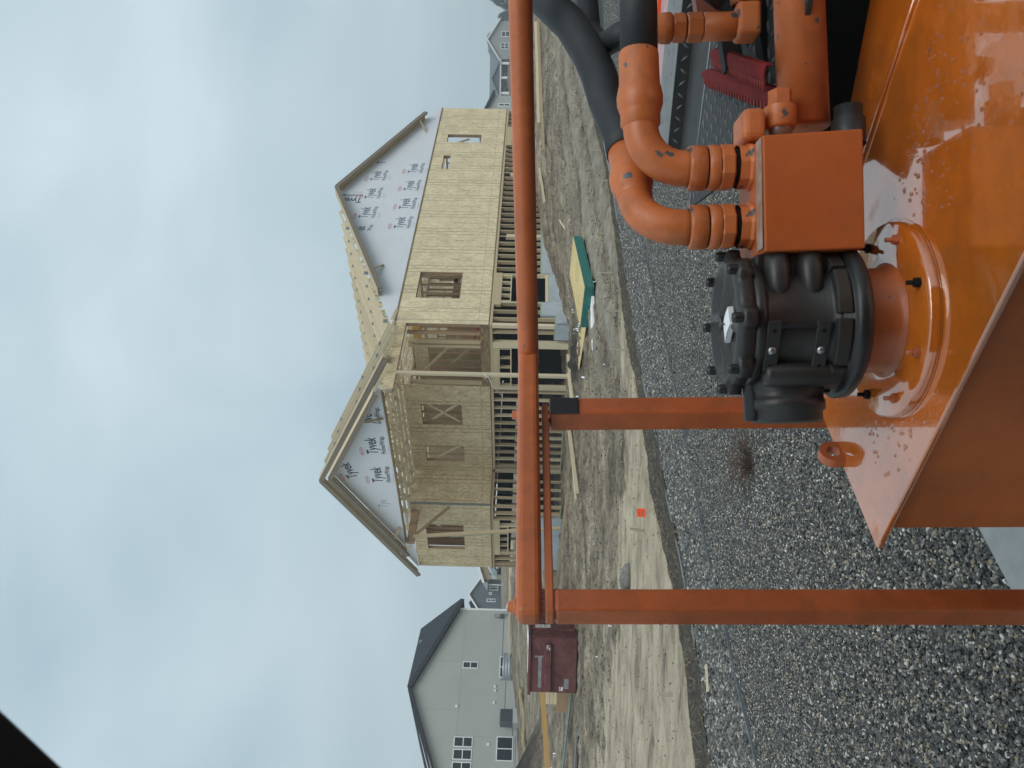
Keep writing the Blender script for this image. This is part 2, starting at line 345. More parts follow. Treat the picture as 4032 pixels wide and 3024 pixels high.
# churned lumps by the porch corner, an earth heap at the far left
lump = np.exp(-(((XX-.75)/1.0)**2+((YY-22.3)/1.2)**2)); ZZ = ZZ + lump*(.14+.16*np.abs(n2))
heap = np.exp(-(((XX+15.9)/1.9)**2+((YY-31.0)/1.4)**2)); ZZ = ZZ + heap*(1.05+.25*n2)
wet = np.clip(heap*1.6, 0, 1) + np.clip(lump*1.5, 0, 1)
wet = np.clip(wet, 0, 1)
verts = np.stack([XX.ravel(), YY.ravel(), ZZ.ravel()], 1)
nx_, ny_ = len(GX), len(GY)
ii = (np.arange(ny_-1)[:, None]*nx_+np.arange(nx_-1)[None]).ravel()
faces = np.stack([ii, ii+1, ii+1+nx_, ii+nx_], 1)
me = bpy.data.meshes.new('ground'); me.from_pydata(verts.tolist(), [], faces.tolist()); me.update()
track = np.clip(.5+.5*np.sin(rr_*4.2+1.5*n3), 0, 1)*arc_*(1-sand)
for nm, arr in (('track', track), ('sand', sand), ('wet', wet), ('gravelly', np.clip(-de/.2, 0, 1))):
    at = me.attributes.new(nm, 'FLOAT', 'POINT'); at.data.foreach_set('value', arr.ravel().astype(np.float32))
me.polygons.foreach_set('use_smooth', [True]*len(me.polygons))
gm = bpy.data.materials.new('earth'); gm.use_nodes = True; t, b, L = nodes(gm)
tcn = N(t, 'ShaderNodeTexCoord')
def nz(sc, st, det=6, rough=.62, dist=0):
    mp = N(t, 'ShaderNodeMapping'); mp.inputs['Scale'].default_value = st; mp.inputs['Rotation'].default_value = (0, 0, R(14)); L(tcn.outputs['Object'], mp.inputs[0])
    n = N(t, 'ShaderNodeTexNoise'); n.inputs['Scale'].default_value = sc; n.inputs['Detail'].default_value = det; n.inputs['Roughness'].default_value = rough; n.inputs['Distortion'].default_value = dist
    L(mp.outputs[0], n.inputs['Vector']); return n.outputs[0]
def ramp(fac, stops):
    r = N(t, 'ShaderNodeValToRGB'); e = r.color_ramp.elements
    e[0].position, e[0].color = stops[0][0], (*stops[0][1], 1); e[1].position, e[1].color = stops[-1][0], (*stops[-1][1], 1)
    for p, c in stops[1:-1]: x = e.new(p); x.color = (*c, 1)
    L(fac, r.inputs[0]); return r.outputs[0]
def mixc(f, a, b_, mode='MIX'):
    m = N(t, 'ShaderNodeMix', data_type='RGBA', blend_type=mode)
    if isinstance(f, float): m.inputs[0].default_value = f
    else: L(f, m.inputs[0])
    L(a, m.inputs[6]); L(b_, m.inputs[7]); return m.outputs[2]
def attr(nm): a = N(t, 'ShaderNodeAttribute', attribute_name=nm); return a.outputs['Fac']
mudc = ramp(nz(.75, (.8, 1.25, 1), 10, .74, .3), [(.35, (.080, .063, .043)), (.45, (.192, .154, .107)), (.53, (.290, .240, .172)), (.66, (.46, .39, .29))])
mud2 = ramp(nz(5, (1, 1.2, 1), 8, .7), [(.34, (.30, .29, .27)), (.47, (.88, .88, .88)), (.66, (1.2, 1.2, 1.2))])
mudc = mixc(1.0, mudc, mud2, 'MULTIPLY')
sandc = ramp(nz(1.3, (.7, 1.4, 1), 10, .72, .3), [(.33, (.16, .13, .095)), (.455, (.40, .33, .235)), (.56, (.55, .46, .335)), (.70, (.64, .55, .415))])
speck = ramp(nz(26, (1, 1.4, 1), 4, .6), [(.30, (.45, .42, .38)), (.42, (1, 1, 1)), (.9, (1.05, 1.05, 1.05))])
sandc = mixc(1.0, sandc, speck, 'MULTIPLY')
col = mixc(attr('sand'), mudc, sandc)
wetc = ramp(nz(3, (1, 1, 1), 7), [(.35, (.028, .022, .018)), (.65, (.075, .062, .05))])
dry = ramp(nz(3, (1, 1, 1), 8, .7), [(.35, (.20, .18, .145)), (.65, (.40, .365, .30))])
tf = N(t, 'ShaderNodeMath', operation='MULTIPLY'); L(attr('track'), tf.inputs[0]); tf.inputs[1].default_value = .75
col = mixc(tf.outputs[0], col, dry)
col = mixc(attr('wet'), col, wetc)
grc = ramp(nz(30, (1, 1, 1), 4), [(.35, (.020, .022, .024)), (.65, (.06, .064, .066))])
col = mixc(attr('gravelly'), col, grc)
L(col, b.inputs['Base Color'])
ro = N(t, 'ShaderNodeMapRange'); L(nz(1.6, (.6, 2.2, 1), 5), ro.inputs[0]); ro.inputs['From Min'].default_value = .35; ro.inputs['From Max'].default_value = .65; ro.inputs['To Min'].default_value = .55; ro.inputs['To Max'].default_value = .95
L(ro.outputs[0], b.inputs['Roughness']); b.inputs['Specular IOR Level'].default_value = .3
bp = N(t, 'ShaderNodeBump'); bp.inputs['Strength'].default_value = 1; bp.inputs['Distance'].default_value = .07; L(nz(6, (1, 1.2, 1), 10, .75), bp.inputs['Height']); L(bp.outputs[0], b.inputs['Normal'])
go = mk('ground', me, gm); tag(go, kind='structure')
# ------------------------------------------------------------------ gravel: loose pebbles
def pebble_tree(name, dens, dmin, dmax, mats, seed):
    g = bpy.data.node_groups.new(name, 'GeometryNodeTree')
    g.interface.new_socket('Geometry', in_out='INPUT', socket_type='NodeSocketGeometry'); g.interface.new_socket('Geometry', in_out='OUTPUT', socket_type='NodeSocketGeometry')
    gi = g.nodes.new('NodeGroupInput'); go_ = g.nodes.new('NodeGroupOutput'); K = g.links.new
    dp = g.nodes.new('GeometryNodeDistributePointsOnFaces'); dp.inputs['Density'].default_value = dens; dp.inputs['Seed'].default_value = seed
    K(gi.outputs[0], dp.inputs['Mesh'])
    g2i = g.nodes.new('GeometryNodeGeometryToInstance')
    for k in range(5):
        ic = g.nodes.new('GeometryNodeMeshIcoSphere'); ic.inputs['Radius'].default_value = .5; ic.inputs['Subdivisions'].default_value = 2
        sp = g.nodes.new('GeometryNodeSetPosition'); nn = g.nodes.new('ShaderNodeTexNoise'); nn.noise_dimensions = '4D'; nn.inputs['W'].default_value = k*3.7+seed; nn.inputs['Scale'].default_value = 1.5; nn.inputs['Detail'].default_value = 1
        sb = g.nodes.new('ShaderNodeVectorMath'); sb.operation = 'SUBTRACT'; sb.inputs[1].default_value = (.5, .5, .5)
        ms = g.nodes.new('ShaderNodeVectorMath'); ms.operation = 'SCALE'; ms.inputs['Scale'].default_value = .85
        K(nn.outputs['Color'], sb.inputs[0]); K(sb.outputs[0], ms.inputs[0]); K(ms.outputs[0], sp.inputs['Offset']); K(ic.outputs[0], sp.inputs['Geometry'])
        sm = g.nodes.new('GeometryNodeSetMaterial'); sm.inputs['Material'].default_value = mats[k % len(mats)]; K(sp.outputs[0], sm.inputs['Geometry'])
        K(sm.outputs[0], g2i.inputs[0])
    ip = g.nodes.new('GeometryNodeInstanceOnPoints'); ip.inputs['Pick Instance'].default_value = True
    K(dp.outputs['Points'], ip.inputs['Points']); K(g2i.outputs[0], ip.inputs['Instance'])
    ri = g.nodes.new('FunctionNodeRandomValue'); ri.data_type = 'INT'; ri.inputs[4].default_value = 0; ri.inputs[5].default_value = 4; K(ri.outputs[2], ip.inputs['Instance Index'])
    rr = g.nodes.new('FunctionNodeRandomValue'); rr.data_type = 'FLOAT_VECTOR'; rr.inputs[0].default_value = (-.7, -.7, 0); rr.inputs[1].default_value = (.7, .7, 6.28); rr.inputs['Seed'].default_value = 3; K(rr.outputs[0], ip.inputs['Rotation'])
    rs = g.nodes.new('FunctionNodeRandomValue'); rs.data_type = 'FLOAT_VECTOR'; rs.inputs[0].default_value = (dmin, dmin*.8, dmin*.5); rs.inputs[1].default_value = (dmax, dmax*.85, dmax*.6); rs.inputs['Seed'].default_value = 5; K(rs.outputs[0], ip.inputs['Scale'])
    K(ip.outputs[0], go_.inputs[0]); return g
def pebble_mat(name, stops):
    m = bpy.data.materials.new(name); m.use_nodes = True; t_, b_, L_ = nodes(m)
    oi = N(t_, 'ShaderNodeObjectInfo'); r = N(t_, 'ShaderNodeValToRGB'); r.color_ramp.interpolation = 'CONSTANT'; e = r.color_ramp.elements
    e[0].position = 0; e[0].color = (*stops[0][1], 1); e[1].position = stops[1][0]; e[1].color = (*stops[1][1], 1)
    for p, c in stops[2:]: x = e.new(p); x.color = (*c, 1)
    L_(oi.outputs['Random'], r.inputs[0])
    tc_ = N(t_, 'ShaderNodeTexCoord'); n_ = N(t_, 'ShaderNodeTexNoise'); n_.inputs['Scale'].default_value = 2.5; n_.inputs['Detail'].default_value = 4; L_(tc_.outputs['Object'], n_.inputs['Vector'])
    mr = N(t_, 'ShaderNodeMapRange'); mr.inputs['To Min'].default_value = .65; mr.inputs['To Max'].default_value = 1.35; L_(n_.outputs[0], mr.inputs[0])
    hs = N(t_, 'ShaderNodeHueSaturation'); L_(r.outputs[0], hs.inputs['Color']); L_(mr.outputs[0], hs.inputs['Value']); L_(hs.outputs[0], b_.inputs['Base Color'])
    b_.inputs['Roughness'].default_value = .55; b_.inputs['Specular IOR Level'].default_value = .4
    return m
pm = [pebble_mat('pebble', [(0, (.042, .043, .043)), (.22, (.078, .079, .077)), (.44, (.125, .124, .115)), (.58, (.062, .058, .049)), (.70, (.21, .20, .17)), (.79, (.026, .028, .030)), (.88, (.36, .345, .30)), (.945, (.30, .24, .15)), (.975, (.58, .56, .51))])]
pc = [pebble_mat('cobble', [(0, (.066, .066, .062)), (.25, (.11, .110, .103)), (.5, (.040, .040, .038)), (.65, (.15, .145, .13)), (.8, (.23, .217, .187)), (.93, (.44, .42, .37))])]
def strip_mesh(name, inside, x0, x1, y0, y1, st, lift):
    """ground-following patch made of the grid cells whose centre passes inside(x, y)"""
    xs = np.arange(x0, x1+st, st); ys = np.arange(y0, y1+st, st); X, Y = np.meshgrid(xs, ys); Z = T(X, Y)+lift
    cx = (X[:-1, :-1]+st/2); cy = (Y[:-1, :-1]+st/2); k = inside(cx, cy)
    n = len(xs); i = (np.arange(len(ys)-1)[:, None]*n+np.arange(n-1)[None])[k]
    f = np.stack([i, i+1, i+1+n, i+n], 1); us, inv = np.unique(f, return_inverse=True)
    v = np.stack([X.ravel(), Y.ravel(), Z.ravel()], 1)[us]
    m = bpy.data.meshes.new(name); m.from_pydata(v.tolist(), [], inv.reshape(f.shape).tolist()); m.update(); return m
EDL = EDGING[::-1]
view = lambda x, y: np.abs(x) < .60*y+.5
PATH = lambda x, y: (x < -.4) & (y < 3.4) & (poly_d(x, y, [(-3.2, .2), (-.73, 3.02), (-.2, 3.62)]) < 0)
def gravel(name, inside, dens, dmin, dmax, mats, seed, label):
    me_ = strip_mesh(name, inside, -13, 12, 2.4, 28, .2, .004); me_.materials.append(grav_base)
    o = mk(name, me_); md = o.modifiers.new('pebbles', 'NODES'); md.node_group = pebble_tree(name, dens, dmin, dmax, mats, seed)
    tag(o, label, 'gravel', kind='stuff'); return o
grav_base = mat('gravel_base', (.03, .033, .035), .9, .2, var=.4, vscale=60)
gravel('gravel', lambda x, y: view(x, y) & (poly_d(x, y, EDL) < 0) & (poly_d(x, y, EDGE) < 0) & ~PATH(x, y) & (y < 17), 6200, .011, .030, pm, 1, 'small dark grey river gravel between the machine and the metal edging')
gravel('cobble_gravel', lambda x, y: view(x, y) & (poly_d(x, y, EDL) > .02) & (poly_d(x, y, EDGE) < -.02), 1500, .026, .066, pc, 4, 'larger grey cobbles between the metal edging and the landscape fabric')

cm = [pebble_mat('clod', [(0, (.11, .096, .078)), (.3, (.17, .15, .12)), (.6, (.085, .074, .06)), (.8, (.24, .215, .175)), (.95, (.32, .295, .25))])]
gravel('mud_clods', lambda x, y: (poly_d(x, y, EDGE) > .5) & (np.abs(x) < .55*y) & (poly_d(x, y, sandline) < .2), 22, .012, .060, cm, 9, 'loose clods of dark earth on the churned mud lot')
gravel('sand_grit', lambda x, y: (poly_d(x, y, EDGE) > .5) & (np.abs(x) < .55*y) & (poly_d(x, y, sandline) > 0) & (x < 2), 9, .010, .035, cm, 11, 'small dark lumps strewn over the pale sand')
# ------------------------------------------------------------------ timber-frame house under construction
# local frame: x = along the gable wall (away to the right), y = along the porch wall (away to the left), z from the porch slab
TH = .7665; OZ = 2.71
HX, HY, HZ = 1.9145, 25.206, .561
house = empty('house_under_construction', (HX, HY, HZ), math.pi/2-TH)
tag(house, 'timber-framed house under construction, sheathed in yellow boards with white wrap on its gables', 'house')
def hp(s, t_, z): return Vector((s, t_, z+OZ))
def hbox(name, s0, s1, t0, t1, z0, z1, m): return bbox(name, s0, s1, t0, t1, z0+OZ, z1+OZ, m, house)
def hboard(name, a, b, w, h, m, side=None): return board(name, hp(*a), hp(*b), w, h, m, house, side)
SHT = text_mesh('TALLWALL', .085, M['ink_brown'], sx=.8); SHT2 = text_mesh('SHEATHING', .05, M['ink_brown'])
def panels(axis, plane, u0, u1, z0, z1, holes, m, stamp=None, first=1.22):
    """sheets 1.22 m wide along 'axis' ('s' or 't') on the outer face at 'plane', holes = (u0, u1, z0, z1)"""
    u = u0; k = 0
    while u < u1-.02:
        v = min(u1, u+(first if k == 0 else 1.22)); k += 1
        rects = [(u, v-.004, z0, z1)]
        for (a, b_, c, d) in holes:
            nr = []
            for (p, q, r0, r1) in rects:
                if b_ <= p or a >= q or d <= r0 or c >= r1: nr.append((p, q, r0, r1)); continue
                A, B = max(a, p), min(b_, q)
                if A > p: nr.append((p, A, r0, r1))
                if B < q: nr.append((B, q, r0, r1))
                if c > r0: nr.append((A, B, r0, c))
                if d < r1: nr.append((A, B, d, r1))
            rects = nr
        if rects:
            mb = MB()
            pr = random.uniform(0, .003)
            for (p, q, r0, r1) in rects:
                if axis == 's': mb.box(p-u, q-u, -.012-pr, -.001, r0-z0, r1-z0)
                else: mb.box(v-q, v-p, -.012-pr, -.001, r0-z0, r1-z0)   # local x runs against t
            me_ = mb.mesh('sheathing_panel')
            if axis == 's': X = Matrix.Translation(hp(u, plane, z0))
            else: X = Matrix.Translation(hp(plane, v, z0)) @ Matrix.Rotation(-math.pi/2, 4, 'Z')
            bm = bmesh.new(); bm.from_mesh(me_); bmesh.ops.recalc_face_normals(bm, faces=bm.faces); bm.to_mesh(me_); bm.free()
            o = mk('sheathing_panel', me_, m, house, X)
            hole_here = any(not (b_ <= u or a >= v) for (a, b_, c, d) in holes)
            if stamp and v-u > 1 and not hole_here:
                sg = 1
                tx = mk('sheet_stamp', SHT, None, o, Matrix.Translation((sg*.58, -.0165, stamp+random.uniform(-.05, .05))) @ Matrix.Rotation(math.pi/2, 4, 'X') @ Matrix.Rotation(-math.pi/2, 4, 'Z'))
                mk('sheet_stamp', SHT2, None, o, Matrix.Translation((sg*.58, -.0165, stamp-.5)) @ Matrix.Rotation(math.pi/2, 4, 'X') @ Matrix.Rotation(-math.pi/2, 4, 'Z'))
        u = v
# right gable wall, upper storey
W1 = (1.37, 2.88, 1.055, 2.56); W2 = (12.75, 13.52, 1.03, 2.55); W3 = (10.29, 11.515, 2.255, 2.555)
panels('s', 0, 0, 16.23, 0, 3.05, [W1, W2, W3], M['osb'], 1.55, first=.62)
# porch back wall: rim board under the door opening, sheets with two windows
B1 = (3.76, 4.84, 1.05, 2.53); B2 = (6.0, 6.92, 1.05, 2.53)
hbox('rim_board', -.012, 0, .01, 2.78, 0, .27, M['osb_rim'])
panels('t', 0, 2.8, 7.47, 0, 3.05, [B1, B2], M['osb_shaded'], 1.6, first=1.0)
# return wall, then the front wall left of the porch
panels('s', 7.47, -1.68, 0, 0, 3.05, [], M['osb_shaded'], 1.6)
F1 = (8.75, 10.42, 1.06, 2.55)
panels('t', -1.68, 7.47, 11.68, 0, 3.05, [F1], M['osb_shaded'], 1.6)
hbox('corner_trim', -1.70, -1.60, 7.452, 7.46, 0, 3.05, M['plate_metal'])
# framed openings
def frame_open(axis, plane, u0, u1, z0, z1, depth=.14, m=None):
    m = m or M['lumber_brown']; e = .038
    def bx(n, a, b_, c, d):
        if axis == 's': hbox(n, a, b_, plane, plane+depth, c, d, m)
        else: hbox(n, plane, plane+depth, a, b_, c, d, m)
    bx('jamb', u0-e, u0, z0-e, z1+e); bx('jamb', u1, u1+e, z0-e, z1+e); bx('sill', u0, u1, z0-e, z0); bx('lintel', u0, u1, z1, z1+e)
frame_open('s', .001, *W1); frame_open('s', .001, *W2); frame_open('s', .001, *W3)
frame_open('t', .001, *B1); frame_open('t', .001, *B2); frame_open('t', -1.679, *F1)
# diagonal braces left in the openings
hboard('brace', (.17, 3.80, 2.45), (.17, 4.84, 1.15), .03, .09, M['lumber_pale']); hboard('brace', (.22, 3.85, 1.1), (.22, 4.80, 2.2), .03, .09, M['lumber_pale'])
hboard('brace', (.2, 6.2, 1.2), (.2, 6.9, 2.1), .03, .07, M['lumber_pale']); hboard('brace', (12.8, .2, 2.5), (13.5, .2, 1.6), .04, .09, M['lumber_brown'])
hboard('brace', (-1.45, 8.8, 2.5), (-1.45, 9.2, 2.0), .03, .05, M['lumber_pale'])
# wall plates and edges
for (a0, a1, b0, b1, ax) in ((0, 16.23, -.014, .13, 's'),):
    hbox('sheathing_edge', a0, a1, b0-.018, b1, 3.052, 3.10, M['osb_rim']); hbox('sheathing_edge', a0, a1, b0-.012, b1, -.045, -.002, M['osb_rim'])
    hbox('top_plate', a0, a1, -.012, .13, -.085, -.047, M['lumber_pale']); hbox('top_plate', a0, a1, -.010, .13, -.128, -.088, M['lumber'])
hbox('sheathing_edge', -.026, .13, .02, 7.45, -.045, -.002, M['osb_rim']); hbox('top_plate', -.012, .13, .135, 7.33, -.085, -.047, M['lumber_pale']); hbox('top_plate', -.010, .13, .135, 7.33, -.128, -.088, M['lumber'])
hbox('sheathing_edge', -1.70, -.03, 7.445, 7.58, -.045, -.002, M['osb_rim']); hbox('top_plate', -1.69, -.02, 7.456, 7.58, -.125, -.047, M['lumber'])
hbox('sheathing_edge', -1.706, -1.57, 7.60, 11.69, -.045, -.002, M['osb_rim']); hbox('top_plate', -1.692, -1.57, 7.60, 11.68, -.125, -.047, M['lumber'])
# ---- lower storey, right wall
def found_top(s):
    return -2.19 if s < .53 else -1.70 if s < 1.25 else -1.96 if s < 2.9 else -1.69
for a, b_ in ((-.012, .53), (.53, 1.25), (1.25, 2.9), (2.9, 16.23)):
    f = found_top((a+b_)/2); hbox('foundation_wall', a+.002, b_-.002, -.03, .17, -3.2, f-.04, M['concrete']); hbox('sill_plate', a+.002, b_-.002, -.012, .13, f-.038, f, M['lumber_green'])
# shutter lines left in the concrete
for s_, z_ in ((.2, -2.45), (3.6, -1.9), (5.0, -1.9), (6.4, -1.9)): hbox('formwork_joint', s_, s_+.012, -.034, -.0305, -2.7, z_, M['lumber_grey'])
studs = []
s_ = .055
hbox('corner_post', 0, .13, 0, .13, -2.19, -.128, M['lumber_pale'])
s_ = .40
while s_ < 16.2:
    if not (1.29 < s_ < 2.83 or 12.75 < s_ < 14.3):
        hbox('stud', s_-.02, s_+.02, 0, .14, found_top(s_), -.128, M['lumber'])
    s_ += .406
for s_ in (1.25, 2.85, 12.72, 14.32, 16.1): hbox('stud', s_-.035, s_+.035, .001, .13, found_top(s_), -.128, M['lumber_pale'])
for (a, b_) in ((1.29, 2.81), (12.76, 14.28)):
    hbox('header_panel', a-.2, b_+.1, -.012, .10, -.36, -.13, M['plywood'])
    for k in range(5): hbox('cripple_stud', a+.02+k*(b_-a-.08)/4, a+.06+k*(b_-a-.08)/4, 0, .13, -.66, -.36, M['lumber_pale'])
    hbox('header_board', a, b_, -.004, .13, -.70, -.66, M['lumber_pale']); hbox('sill_board', a, b_, -.012, .13, -1.96 if a < 5 else -1.69, -1.87 if a < 5 else -1.64, M['lumber_pale'])
hboard('brace', (.55, .25, -1.6), (1.25, .25, -1.0), .04, .09, M['lumber'])
for s_ in (5.32, 9.95):
    hbox('post', s_-.09, s_+.09, -.002, .135, -1.69, -.40, M['lumber_pale']); hbox('beam_pocket', s_-.08, s_+.10, .02, .13, -.36, -.13, M['dark_board'])
# ---- lower storey, porch side
hbox('foundation_wall', -.03, .16, -.03, .57, -3.2, -2.20, M['concrete']); hbox('sill_plate', -.012, .13, .0, .58, -2.20, -2.165, M['lumber_green'])
hbox('stud', 0, .14, .30, .36, -2.165, -.128, M['lumber']); hbox('post', -.006, .14, .74, .99, -2.71, -.128, M['lumber_pale'])
hbox('header_panel', -.012, .10, 1.0, 2.78, -.36, -.13, M['plywood'])
for k in range(5): hbox('cripple_stud', 0, .13, 1.02+k*.43, 1.06+k*.43, -.72, -.36, M['lumber'])
hbox('header_board', -.004, .13, 1.0, 2.78, -.76, -.72, M['lumber_pale']); hbox('post', -.004, .14, 2.79, 2.94, -2.71, -.128, M['lumber_pale'])
t_ = 3.1
while t_ < 7.3:
    hbox('stud', 0, .14, t_-.02, t_+.02, -2.67, -.128, M['lumber_pale'] if random.random() < .4 else M['lumber']); t_ += .406
hbox('sill_plate', -.012, .14, 2.96, 7.4, -2.71, -2.672, M['lumber_green'])
hbox('post', -.01, .14, 7.35, 7.52, -2.71, -.128, M['lumber_pale'])
for s_ in (-.42, -.83, -1.24): hbox('stud', s_-.02, s_+.02, 7.47, 7.6, -2.71, -.128, M['lumber'])
for t_ in (7.58, 8.0, 8.35, 10.75, 11.1, 11.45, 11.65): hbox('stud', -1.68, -1.54, t_-.025, t_+.025, -2.71 if t_ < 8.2 else -1.75, -.128, M['lumber'])
hbox('sill_plate', -1.69, -1.54, 7.5, 8.2, -2.71, -2.672, M['lumber_green'])
hbox('foundation_wall', -1.71, -1.5, 8.2, 11.70, -3.2, -1.79, M['concrete']); hbox('sill_plate', -1.69, -1.54, 8.2, 11.68, -1.788, -1.75, M['lumber_green'])
for z_ in (-2.2,): hbox('formwork_joint', -1.714, -1.7105, 8.2, 11.7, z_, z_+.012, M['lumber_grey'])
for t_ in (9.3, 10.4): hbox('formwork_joint', -1.714, -1.7105, t_, t_+.012, -2.7, -1.8, M['lumber_grey'])
hbox('header_panel', -1.692, -1.58, 8.4, 10.72, -.36, -.13, M['plywood']); hbox('header_board', -1.684, -1.54, 8.8, 10.6, -.70, -.66, M['lumber_pale'])
for k in range(5): hbox('cripple_stud', -1.68, -1.54, 8.85+k*.42, 8.89+k*.42, -.66, -.36, M['lumber'])
for t_ in (8.78, 10.62): hbox('stud', -1.68, -1.54, t_-.03, t_+.03, -1.75, -.36, M['lumber_pale'])
hboard('brace', (-1.4, 8.9, -.8), (-1.4, 9.9, -1.7), .04, .09, M['lumber_brown'])
# floor deck, lower slab, near-black back walls and partitions that make the interior read dark
hbox('floor_deck', .14, 16.1, .14, 11.6, 0.0, .265, M['osb_rim']); hbox('floor_deck', -1.56, .13, 7.62, 11.6, .0, .265, M['osb_rim'])
hbox('floor_slab', .15, 16.2, .15, 11.6, -2.85, -2.73, M['concrete'])
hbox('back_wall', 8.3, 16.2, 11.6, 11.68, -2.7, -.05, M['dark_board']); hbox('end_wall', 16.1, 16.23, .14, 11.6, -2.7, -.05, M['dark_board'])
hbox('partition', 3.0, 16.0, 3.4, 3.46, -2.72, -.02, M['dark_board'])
for s_ in np.arange(-1.5, 8.3, .61): hbox('stud', s_-.02, s_+.02, 11.55, 11.68, -2.7, -.05, M['lumber_grey'])
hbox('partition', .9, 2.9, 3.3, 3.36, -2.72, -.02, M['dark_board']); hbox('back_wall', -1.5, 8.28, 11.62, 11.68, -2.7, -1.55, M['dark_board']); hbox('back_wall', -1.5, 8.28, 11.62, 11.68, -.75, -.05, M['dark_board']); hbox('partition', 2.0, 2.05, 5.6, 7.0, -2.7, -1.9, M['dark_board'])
# ---- upper interior: stud partitions and far walls
def studwall(axis, plane, u0, u1, step=.406, m='lumber_brown', z0=.27, z1=3.05):
    u = u0
    while u < u1:
        if axis == 's': hbox('stud', u-.02, u+.02, plane, plane+.09, z0, z1-.08, M[m])
        else: hbox('stud', plane, plane+.09, u-.02, u+.02, z0, z1-.08, M[m])
        u += step
    if axis == 's': hbox('top_plate', u0, u1, plane, plane+.09, z1-.08, z1, M[m])
    else: hbox('top_plate', plane, plane+.09, u0, u1, z1-.08, z1, M[m])
studwall('s', 3.6, .6, 9, m='lumber_brown'); studwall('t', 5.2, .3, 11.4, m='lumber'); studwall('s', 7.6, .2, 12, m='lumber')
studwall('s', 11.55, -1.5, 16, m='lumber_brown', step=.5); studwall('t', 16.05, .3, 11.4, m='lumber_brown', step=.5); studwall('t', 10.5, .3, 6, m='lumber_brown')
hbox('sheathing_panel', 6, 16, 11.66, 11.68, .3, 1.3, M['osb_shaded']); hbox('partition_panel', -.78, -.76, 7.7, 11.4, .3, 3.0, M['lumber_brown']); hbox('partition_panel', 2.4, 2.42, 2.9, 11.0, .3, 2.9, M['lumber']); studwall('t', 2.25, 2.9, 8.5, m='lumber_brown'); hbox('partition_panel', 3.2, 9.4, 3.70, 3.72, .3, 1.95, M['lumber_brown'])
studwall('t', -.9, 7.7, 11.4, m='lumber_brown', step=.3)
# door opening on the porch: posts, brace, amber beam
for t_, wd in ((.06, .05), (.42, .04), (.80, .05), (.98, .05), (2.70, .05)): hbox('post', .0, .13, t_-wd, t_+wd, .28, 2.72, M['lumber_brown'] if t_ < .5 else M['lumber'])
hboard('brace', (.5, .9, 1.0), (.5, 2.5, 2.3), .04, .09, M['lumber']); hboard('brace', (.9, 1.4, .4), (.9, 2.6, 1.4), .04, .09, M['lumber'])
hbox('amber_beam', .9, 1.0, .9, 1.75, 2.42, 2.70, M['amber_beam']); hbox('header_panel', .8, .9, 1.75, 3.0, 2.2, 2.70, M['osb_shaded'])
hboard('brace', (.4, .45, .35), (.4, 1.2, .6), .03, .05, M['red'])
# ---- roof trusses
def truss_mesh(name, half, rise, heel, webs, tail=.45, th=.038):
    """truss in the x-z plane, span -half..half, bottom chord at z = 0"""
    mb = MB(); sl = rise/half
    mb.beam((-half, 0, .045), (half, 0, .045), th, .09)
    for sg in (-1, 1): mb.beam((sg*(half+tail), 0, heel-tail*sl), (0, 0, heel+rise), th*1.02, .10)
    n = webs
    for i in range(n):
        x0 = -half+2*half*(i+.5)/n; x1 = -half+2*half*(i+1)/n
        zt = heel+rise*(1-abs(x0)/half)-.06
        mb.beam((x0, 0, zt), (max(-half, x0-half/n), 0, .06), th*.96, .07); mb.beam((x0, 0, zt), (min(half, x0+half/n), 0, .06), th*.94, .07)
    mb.beam((0, 0, heel+rise-.1), (0, 0, .06), th*.98, .09)
    me_ = mb.mesh(name)
    return me_
def plates_on(o, half, rise, heel, xs):
    for x in xs:
        z = heel+rise*(1-abs(x)/half)-.05
        bbox('joint_plate', x-.09, x+.09, -.0245, .0245, z-.07, z+.07, M['plate_metal'], o)
big = truss_mesh('roof_truss', 8.1, 3.35, .15, 8)
for k in range(18):
    o = mk('roof_truss', big, M['lumber_pale'], house, Matrix.Translation(hp(8.1, .85+.61*k, 3.10)))
    if k < 12: plates_on(o, 8.1, 3.35, .15, (-7.0, -4.2, -1.2))
mid = truss_mesh('roof_truss_mid', 5.84, 2.92, .15, 6)
RZ = Matrix.Rotation(math.pi/2, 4, 'Z')
for k, s_ in enumerate((-1.07, -.46, .15)):
    o = mk('roof_truss', mid, M['lumber_pale'], house, Matrix.Translation(hp(s_, 5.84, 3.06)) @ RZ); plates_on(o, 5.84, 2.92, .15, (-4.8, -3.2, -1.0, 3.0))
por = truss_mesh('roof_truss_porch', 4.0, 2.0, .10, 4, tail=.5)
for s_ in (-2.4, -1.8, -1.2, -.6):
    o = mk('roof_truss', por, M['lumber_pale'], house, Matrix.Translation(hp(s_, 4.1, 3.02)) @ RZ); plates_on(o, 4.0, 2.0, .1, (-3.2, -1.6, 1.5, 3.2))
for t_ in (.9, 2.3, 5.2, 6.9): hbox('truss_tie', -2.95, -.05, t_-.045, t_+.045, 3.125, 3.16, M['lumber'])
